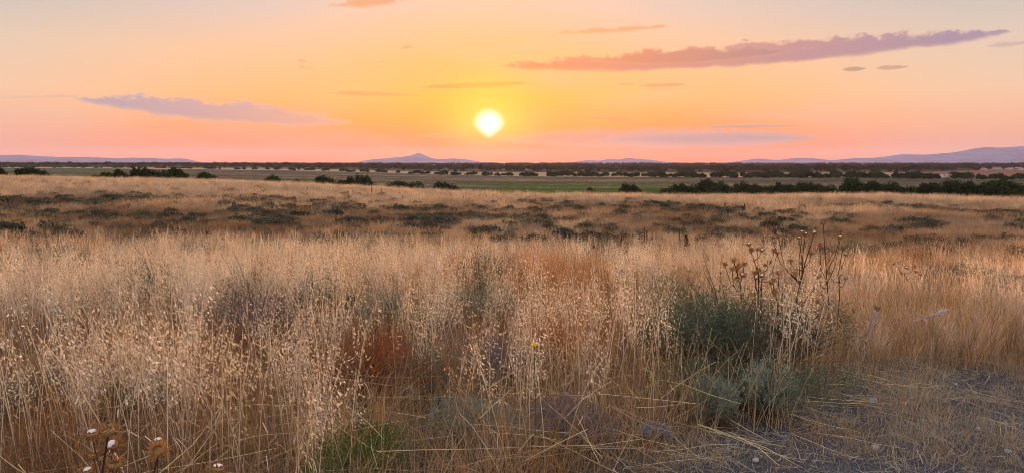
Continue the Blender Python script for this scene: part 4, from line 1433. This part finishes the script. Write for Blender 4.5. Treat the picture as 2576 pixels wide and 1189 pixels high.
def seed_stalk(label, px, py_base, py_top, depth=None, wide=0.035, seed=0, col=None, name='mullein_stalk', group='dry mullein stalks'):
    r = np.random.default_rng(1300 + seed)
    if depth is None:
        p = ground_at(px, py_base)
    else:
        p = at_depth(px, py_base, depth); p.z = T1(p.x, p.y)
    h = max(at_depth(px, py_top, p.y).z - p.z, 0.25)
    e = empty(name, p)
    b = MB()
    lean = r.normal(0, 0.04)
    b.tube([(0, 0, -0.03), (lean * 0.4 * h, 0, h * 0.5), (lean * h, 0, h)], [0.008, 0.007, 0.004], 5, 0)
    b.build('stem', [M_THSTEM], e)
    b = MB()
    n = 130
    t = r.uniform(0.45, 1.0, n); a = r.uniform(0, 6.28, n)
    wv = wide * (1.1 - 0.7 * (t - 0.45) / 0.55)
    cen = np.stack([lean * h * t + np.cos(a) * wv * 0.5, np.sin(a) * wv * 0.5, t * h], 1)
    ax = rand_unit(n, r) * wide * 0.30; ay = unit(np.stack([np.cos(a), np.sin(a), r.uniform(0.2, 1.2, n)], 1)) * wide * 0.45
    b.blades(cen, ax, ay)
    b.build('seed_spike', [col or M_SPIKE], e)
    tag(e, label, 'mullein', group)


M_SPIKE = leaf_mat('dark_seed_spike', (0.14, 0.085, 0.055), 0.05, 0.40)
seed_stalk('black seed spike standing in the oats left of centre', 884, 870, 742, 7.3, 0.10, 1)
for k, (px, pt, pb, lab) in enumerate([
        (1621, 572, 640, 'tall mullein stalk left one of a close pair behind the oats'), (1628, 580, 640, 'tall mullein stalk right one of a close pair behind the oats'),
        (1641, 587, 630, 'short mullein stalk just right of the close pair'), 
        (1708, 578, 625, 'mullein stalk beside the rust coloured one on its left'), (1725, 592, 640, 'bushy rust coloured mullein stalk behind the oats'),
        (1560, 590, 625, 'thin mullein stalk left of the close pair'),
        (1527, 585, 620, 'thinnest mullein stalk farthest left of the pair'), (1400, 590, 622, 'lone mullein stalk below and right of the sun')]):
    seed_stalk(lab, px, pb, pt, 15.0 + (k % 4) * 1.3, 0.03 if 'rust' not in lab or 'bushy' not in lab else 0.07, 10 + k)

# ------------------------------------------------------------------ silver dead thistle by the bare ground
def silver_thistle(label, base, pts3, seed, head=True):
    r = np.random.default_rng(1400 + seed)
    e = empty('silver_thistle', base)
    b = MB()
    P = np.array(pts3, float)
    b.tube(P, np.linspace(0.013, 0.007, len(P)), 6)
    b.build('stem', [M_SILVER], e)
    for k in range(16):
        t = r.uniform(0.1, 0.95) * (len(P) - 1); i = int(t); p = P[i] + (P[i + 1] - P[i]) * (t - i)
        a = r.uniform(0, 6.28); L = r.uniform(0.05, 0.12)
        d = np.array([math.cos(a), math.sin(a) * 0.6, r.uniform(-0.2, 0.6)]); d = unit(d); sd = unit(np.cross(d, [0.1, 0.2, 1]))
        b = MB()
        q = np.array([p + d * L * s - np.array([0, 0, 0.03 * s * s]) for s in np.linspace(0, 1, 6)])
        b.ribbon(q, np.array([0.012, 0.022, 0.016, 0.020, 0.010, 0.002]), sd)
        for s in (0.3, 0.55, 0.75):
            for sg in (-1, 1):
                c = p + d * L * s
                b.add([c, c + sd * sg * 0.03 + d * 0.012, c + d * 0.016], [[0, 1, 2]])
        b.build('leaf', [M_SILVER], e)
    if head:
        h = obj('flower_head', HEADS[2][0], e, tuple(P[-1] + np.array([0, 0, 0.02])))
        h.rotation_euler = (0.1, 0.3, 0)
        h.scale = (1.15,) * 3
    tag(e, label, 'thistle', 'silvery dead thistles')


gp = ground_at(2180, 905)
silver_thistle('silver grey dead thistle with one brown head beside the bare ground', gp, [(0, 0, -0.03), (0.01, 0, 0.10), (0.03, 0.01, 0.25), (0.075, 0.01, 0.42)], 1)
gp = ground_at(2318, 880)
silver_thistle('broken silver thistle stalk bent over in the fine grass at right', gp, [(-0.12, 0, -0.03), (-0.08, 0, 0.26), (0.02, 0.0, 0.30), (0.14, -0.02, 0.33), (0.17, -0.02, 0.38)], 2, False)

# ------------------------------------------------------------------ the yellow flower
gp = at_depth(1343, 1000, 3.9); gp.z = T1(gp.x, gp.y)
ft = at_depth(1343, 871, 3.9)
e = empty('yellow_flower', gp)
b = MB(); hz_ = ft.z - gp.z
b.tube([(0, 0, -0.02), (0.01, 0, hz_ * 0.5), (0, 0, hz_)], [0.0022, 0.002, 0.0018], 4)
b.build('stem', [M_GREEN], e)
M_YEL = leaf_mat('yellow_petal', (0.95, 0.72, 0.02), 0.35, 0.08)
for k in range(14):
    a = k * 2 * math.pi / 14; L = 0.023 + 0.004 * (k % 2)
    b = MB()
    o_ = np.array([math.cos(a), math.sin(a), 0.55 + 0.35 * (k % 3)]); o_ = unit(o_); sd = np.array([-math.sin(a), math.cos(a), 0])
    c = np.array([0, 0, hz_])
    b.add([c, c + o_ * L * 0.6 + sd * 0.0055, c + o_ * L, c + o_ * L * 0.6 - sd * 0.0055], [[0, 1, 2, 3]])
    b.build('petal', [M_YEL], e)
b = MB()
leaf_cloud(b, [(0, 0, hz_ + 0.004, 0.008, 0.008, 0.006)], 40, 0.006, rng)
b.v = [v for v in b.v]
b.build('flower_centre', [M_YEL], e)
tag(e, 'single bright yellow flower among the dry oats', 'flower')

# ------------------------------------------------------------------ thin stakes and stalks along the hill's edge
M_POST = solid_mat('weathered_stake', (0.085, 0.060, 0.050), 0.9, 30, 0.3)
STAKES = []
posts = [(1007, 484, 500), (1055, 488, 501), (1034, 495, 504), (1013, 500, 507), (1134, 493, 500), (1166, 494, 508), (1206, 493, 505), (1223, 494, 502), (1240, 493, 502), (886, 481, 491),
         (830, 473, 482), (773, 472, 483), (935, 471, 478), (960, 475, 480), (1874, 512, 530), (1823, 514, 527), (2010, 505, 521), (2064, 498, 512), (690, 462, 472), (570, 468, 476)]
for k, (px, pt, pb) in enumerate(posts):
    p = ground_at(px, pb)
    if p.y > 95:
        p = at_depth(px, pb, 62.0); p.z = T1(p.x, 62.0)
    h = max(at_depth(px, pt, p.y).z - p.z, 0.45)
    b = MB()
    q = 0.5 + 0.5 * ((k * 37) % 10) / 10
    ln = ((k * 13) % 7 - 3) * 0.02
    b.tube([(0, 0, -0.1), (ln * h * 0.5, 0, h * 0.5), (ln * h, 0, h * 0.93), (ln * h, 0, h)], [0.042 * q + 0.012, 0.040 * q + 0.01, 0.036 * q + 0.01, 0.016], 6, 0, True)
    o = b.build('stake', [M_POST])
    o.location = p
    where = 'below the conical peak' if 950 < px < 1100 else 'below the sun' if 1100 <= px < 1300 else 'left of the conical peak' if px <= 950 else 'on the right hand slope'
    STAKES.append((px, where, o))
ORD = ['first', 'second', 'third', 'fourth', 'fifth', 'sixth', 'seventh', 'eighth', 'ninth']
seen = {}
for px, where, o in sorted(STAKES, key=lambda q: q[0]):
    n_ = seen.get(where, 0); seen[where] = n_ + 1
    tag(o, f'{ORD[n_]} thin dark stake from the left among those {where}', 'stake', 'stakes ' + where)

# ------------------------------------------------------------------ village and farm buildings at right
M_WALL = solid_mat('whitewashed_wall', (0.62, 0.62, 0.64), 0.9, 0.5, 0.12)
M_ROOF = solid_mat('clay_tile_roof', (0.24, 0.13, 0.10), 0.9, 2.0, 0.25)
M_SLATE = solid_mat('dark_slate_spire', (0.05, 0.055, 0.07), 0.8, 2.0, 0.25)
M_PANE = solid_mat('dark_window', (0.02, 0.022, 0.03), 0.3, 0, 0, 0.5)


def house(label, px0, px1, py_eave, depth, ridge=1.2, deep=7.0, wins=3):
    a = at_depth(px0, py_eave, depth); c = at_depth(px1, py_eave, depth)
    w = c.x - a.x; cx = (a.x + c.x) / 2
    z = T1(cx, depth) - 0.3
    h = max(a.z - z, 2.6)
    e = empty('village_house', (cx, depth + deep / 2, z))
    b = MB(); b.box((-w / 2, -deep / 2, 0), (w / 2, deep / 2, h))
    wall = b.build('wall', [M_WALL], e)
    b = MB()
    o_ = 0.35
    V = [(-w / 2 - o_, -deep / 2 - o_, h + 0.01), (w / 2 + o_, -deep / 2 - o_, h + 0.01), (w / 2 + o_, deep / 2 + o_, h + 0.01), (-w / 2 - o_, deep / 2 + o_, h + 0.01), (-w / 2 - o_, 0, h + ridge), (w / 2 + o_, 0, h + ridge)]
    b.add(V, [[0, 1, 5, 4], [2, 3, 4, 5], [3, 2, 1, 0]], 0)
    b.f += [[x + 0 for x in (1, 2, 5)], [3, 0, 4]]; b.m += [0, 0]
    b.build('roof', [M_ROOF], e)
    for k in range(wins):
        xx = -w / 2 + w * (k + 0.5) / wins
        b = MB(); b.box((xx - 0.5, -deep / 2 - 0.04, h * 0.35), (xx + 0.5, -deep / 2 + 0.05, h * 0.35 + 1.2))
        b.build('window', [M_PANE], e)
    tag(e, label, 'house', 'village houses')


house('pale house beside the church at the right edge', 2464, 2484, 431.5, 1230, 1.4, 8, 3)
house('gabled house in the village right of the church', 2500, 2520, 430, 1300, 2.2, 9, 2)
house('small white house hidden between village trees', 2535, 2549, 431, 1260, 1.6, 8, 2)
house('long white building at the right edge of the village', 2582 - 12, 2610, 431.5, 1220, 1.0, 9, 5)
house('far roof on the village skyline', 2560, 2576, 426, 1480, 1.4, 8, 2)
house('small pale shed at the thicket left of the brown field', 2370, 2383, 443, 590, 0.6, 4, 1)
# church
sp = at_depth(2474, 418.5, 1330)
z = T1(sp.x, 1330) - 0.3
e = empty('church', (sp.x, 1330, z))
H = sp.z - z
b = MB(); b.box((-2.0, -2.0, 0), (2.0, 2.0, H * 0.52)); b.build('tower', [M_WALL], e)
b = MB()
for q, zz in ((1, 0),):
    V = [(-2.3, -2.3, H * 0.52), (2.3, -2.3, H * 0.52), (2.3, 2.3, H * 0.52), (-2.3, 2.3, H * 0.52), (-0.9, -0.9, H * 0.72), (0.9, -0.9, H * 0.72), (0.9, 0.9, H * 0.72), (-0.9, 0.9, H * 0.72)]
    b.add(V, [[0, 1, 5, 4], [1, 2, 6, 5], [2, 3, 7, 6], [3, 0, 4, 7], [3, 2, 1, 0]], 0)
b.add([(-0.9, -0.9, H * 0.72), (0.9, -0.9, H * 0.72), (0.9, 0.9, H * 0.72), (-0.9, 0.9, H * 0.72), (0, 0, H)], [[0, 1, 4], [1, 2, 4], [2, 3, 4], [3, 0, 4]], 0)
b.build('spire', [M_SLATE], e)
b = MB(); b.box((2.0, -3.5, 0), (15, 4.5, H * 0.36)); b.build('nave', [M_WALL], e)
b = MB(); b.add([(2.02, -3.9, H * 0.362), (15.3, -3.9, H * 0.362), (15.3, 4.9, H * 0.362), (2.02, 4.9, H * 0.362), (2.02, .5, H * 0.5), (15.3, .5, H * 0.5)], [[0, 1, 5, 4], [2, 3, 4, 5]], 0)
b.f += [[b.n - 5, b.n - 4, b.n - 1], [b.n - 3, b.n - 6, b.n - 2]]; b.m += [0, 0]
b.build('nave_roof', [M_ROOF], e)
b = MB(); b.box((-0.5, -2.06, H * 0.38), (0.5, -1.9, H * 0.47)); b.build('window', [M_PANE], e)
tag(e, 'village church with a slim dark spire near the right edge', 'church')

# ------------------------------------------------------------------ trodden ground: straw litter, stubble, fallen stalks, stones
M_STRAW = leaf_mat('lying_straw', (0.46, 0.37, 0.27), 0.15, 0.50, hue=0.04)
M_STRAWB = leaf_mat('grey_old_straw', (0.27, 0.235, 0.205), 0.1, 0.40, hue=0.03)
M_STRAWY = leaf_mat('bright_fallen_stalk', (0.66, 0.50, 0.28), 0.25, 0.25, hue=0.03)


def lying(b, n, xr, yr, Lr, wr, mat, r, cond, lift=0.03, align=None):
    xs = r.uniform(*xr, n * 5); ys = r.uniform(*yr, n * 5)
    m = r.uniform(0, 1, n * 5) < cond(xs, ys)
    xs, ys = xs[m][:n], ys[m][:n]
    k = len(xs)
    a = r.uniform(0, 6.28, (k, 1)) if align is None else r.normal(align, 0.5, (k, 1))
    L = r.uniform(*Lr, (k, 1)); bend = r.normal(0, 0.06, (k, 1)) / np.maximum(L, 0.1)
    s_ = np.linspace(-0.5, 0.5, 4)[None]
    X = xs[:, None] + np.cos(a + bend * s_) * s_ * L
    Y = ys[:, None] + np.sin(a + bend * s_) * s_ * L
    G = terrain(X, Y)
    Z = np.maximum(G + lift * r.uniform(0.05, 1.0, (k, 1)) + s_ * r.normal(0, 0.10, (k, 1)) * L, G + 0.003)
    P = np.stack([X, Y, Z], 2)
    sd = unit(np.concatenate([-np.sin(a), np.cos(a), r.normal(0, 0.5, (k, 1))], 1))[:, None, :]
    w = (r.uniform(*wr, (k, 1)) * np.array([[1, 1, 0.9, 0.5]]))[:, :, None] * 0.5
    V = np.stack([P - sd * w, P + sd * w], 2).reshape(k * 8, 3)
    i = (np.arange(k) * 8)[:, None] + np.array([0, 2, 4])[None]
    i = i.reshape(-1)
    b.add(V, np.stack([i, i + 1, i + 3, i + 2], 1), mat)


r5 = np.random.default_rng(55)
b = MB()
onp = lambda x, y: in_path(x, y)
lying(b, 11000, (-0.2, 7.0), (2.9, 6.9), (0.03, 0.13), (0.0018, 0.0042), 1, r5, onp, 0.025)
lying(b, 4600, (-0.2, 7.0), (2.9, 6.9), (0.05, 0.17), (0.0018, 0.0042), 0, r5, onp, 0.035)
lying(b, 120, (0.0, 6.0), (3.1, 6.4), (0.25, 0.55), (0.0030, 0.0050), 2, r5, onp, 0.05)
lt = b.build('straw_litter', [M_STRAW, M_STRAWB, M_STRAWY])
tag(lt, 'flattened straw and chaff lying over the bare ground at bottom right', 'straw', kind='stuff')

b = MB()
edge = lambda x, y: np.clip(in_path(x, y) * (1 - in_path(x - 0.5, y + 0.1)) + 0.3 * in_path(x, y + 0.6) * (1 - in_path(x, y)), 0, 1)
lying(b, 240, (-0.2, 5.0), (3.0, 6.5), (0.35, 0.9), (0.0030, 0.0052), 2, r5, edge, 0.10, -0.55)
lying(b, 260, (-2.5, 1.5), (3.2, 5.2), (0.4, 0.9), (0.0028, 0.0045), 2, r5, lambda x, y: 0.5 * (1 - in_path(x, y)), 0.35, None)
ls = b.build('fallen_stalks', [M_STRAW, M_STRAWB, M_STRAWY])
tag(ls, 'long bleached stalks fallen across the edge of the bare ground', 'straw', kind='stuff')

STUB = [blade_tuft(i, 40, (0.03, 0.12), 0.09, 0.0030, None, 1.0, 3, 1600) for i in range(5)]
x, y = sample_zone(7000, 2.9, 7.3)
x, y = keep(x, y, in_path(x, y) * (0.25 + 0.75 * ss(fbm(x * 1.4, y * 1.4, 141, 3), 0.42, 0.6)))
put('stubble', 'short trampled grass stubble on the bare ground', 'grass', STUB, x, y, rng.uniform(0.6, 1.4, len(x)), tints(len(x), (0.62, 0.58, 0.52), 0.35, 0.2), 0.1)
# tangled low leaves at the foot of the oats
MAT_ = [blade_tuft(i, 30, (0.10, 0.34), 0.10, 0.0036, None, 0.95, 4, 1700) for i in range(6)]
x, y = sample_zone(3600, 2.7, 8.5)
x, y = keep(x, y, (1 - in_path(x, y)) * 0.75)
put('matted_grass', 'bent and matted dead grass at the foot of the oats', 'grass', MAT_, x, y, rng.uniform(0.8, 1.5, len(x)), tints(len(x), (0.56, 0.46, 0.38), 0.3, 0.2), 0.15)

M_STONE = solid_mat('pale_stone', (0.42, 0.41, 0.42), 0.9, 25, 0.25)


def stone(label, px, py, s, seed):
    r = np.random.default_rng(1800 + seed)
    import bmesh
    bm = bmesh.new()
    bmesh.ops.create_icosphere(bm, subdivisions=2, radius=1.0)
    for v in bm.verts:
        k = 1 + 0.35 * (float(vnoise(np.array(v.co.x * 1.7 + seed), np.array(v.co.y * 1.7 + v.co.z * 1.3), seed)) - 0.5)
        v.co *= k
        v.co.z *= 0.6
    me = bpy.data.meshes.new('stone')
    bm.to_mesh(me); bm.free()
    me.materials.append(M_STONE)
    p = ground_at(px, py)
    o = obj('stone', me)
    o.location = (p.x, p.y, p.z + s * 0.25)
    o.scale = (s, s * r.uniform(0.7, 1.0), s)
    o.rotation_euler = (r.normal(0, 0.2), r.normal(0, 0.2), r.uniform(0, 6.28))
    tag(o, label, 'stone', 'stones on the bare ground')


for k, (px, py, s, lab) in enumerate([
        (2196, 1008, 0.030, 'pale stone beside the fallen stalks on the bare ground'), (2202, 1128, 0.028, 'bluish white stone low on the bare ground'),
        (2535, 1138, 0.022, 'small white stone near the right edge at the bottom'), (2030, 1010, 0.026, 'grey stone at the foot of the feathery shrub'),
        (2405, 968, 0.020, 'little stone under the fine grass edge'), (1900, 1160, 0.024, 'grey pebble at the bottom edge'),
        (2320, 1060, 0.016, 'tiny pebble in the middle of the bare ground'), (2460, 1080, 0.018, 'tiny grey pebble right of the middle of the bare ground')]):
    stone(lab, px, py, s, k)

# ------------------------------------------------------------------ lone straw stems in front of the shrubs and along the bare ground
r6 = np.random.default_rng(66)
b = MB()
for k in range(150):
    px = r6.uniform(1620, 2160)
    py = 1000 + (px < 1990) * r6.uniform(30, 95) - (px > 1990) * r6.uniform(20, 95)
    p = ground_at(px, py)
    h = r6.uniform(0.25, 0.62)
    ld = r6.uniform(0, 6.28)
    pts = arc((p.x, p.y, p.z - 0.02), ld, h, abs(r6.normal(0, 0.22)), r6.uniform(0, 0.3), 6)
    b.tube(pts, np.linspace(0.0026, 0.0010, 6), 3)
    for j in range(r6.integers(0, 10)):
        q = pts[4] + (pts[5] - pts[4]) * r6.uniform(-0.6, 1.0) + r6.normal(0, 0.015, 3)
        ax = unit(r6.normal(0, 1, 3) + np.array([0, 0, -0.8])); sd = unit(np.cross(ax, r6.normal(0, 1, 3)))
        L = r6.uniform(0.014, 0.022)
        b.add([q, q + ax * L * 0.4 + sd * 0.002, q + ax * L, q + ax * L * 0.4 - sd * 0.002], [[0, 1, 2, 3]])
st = b.build('straw_stems', [M_STRAWY])
tag(st, 'bright straw stems standing round the shrubs at the edge of the bare ground', 'grass', kind='stuff')
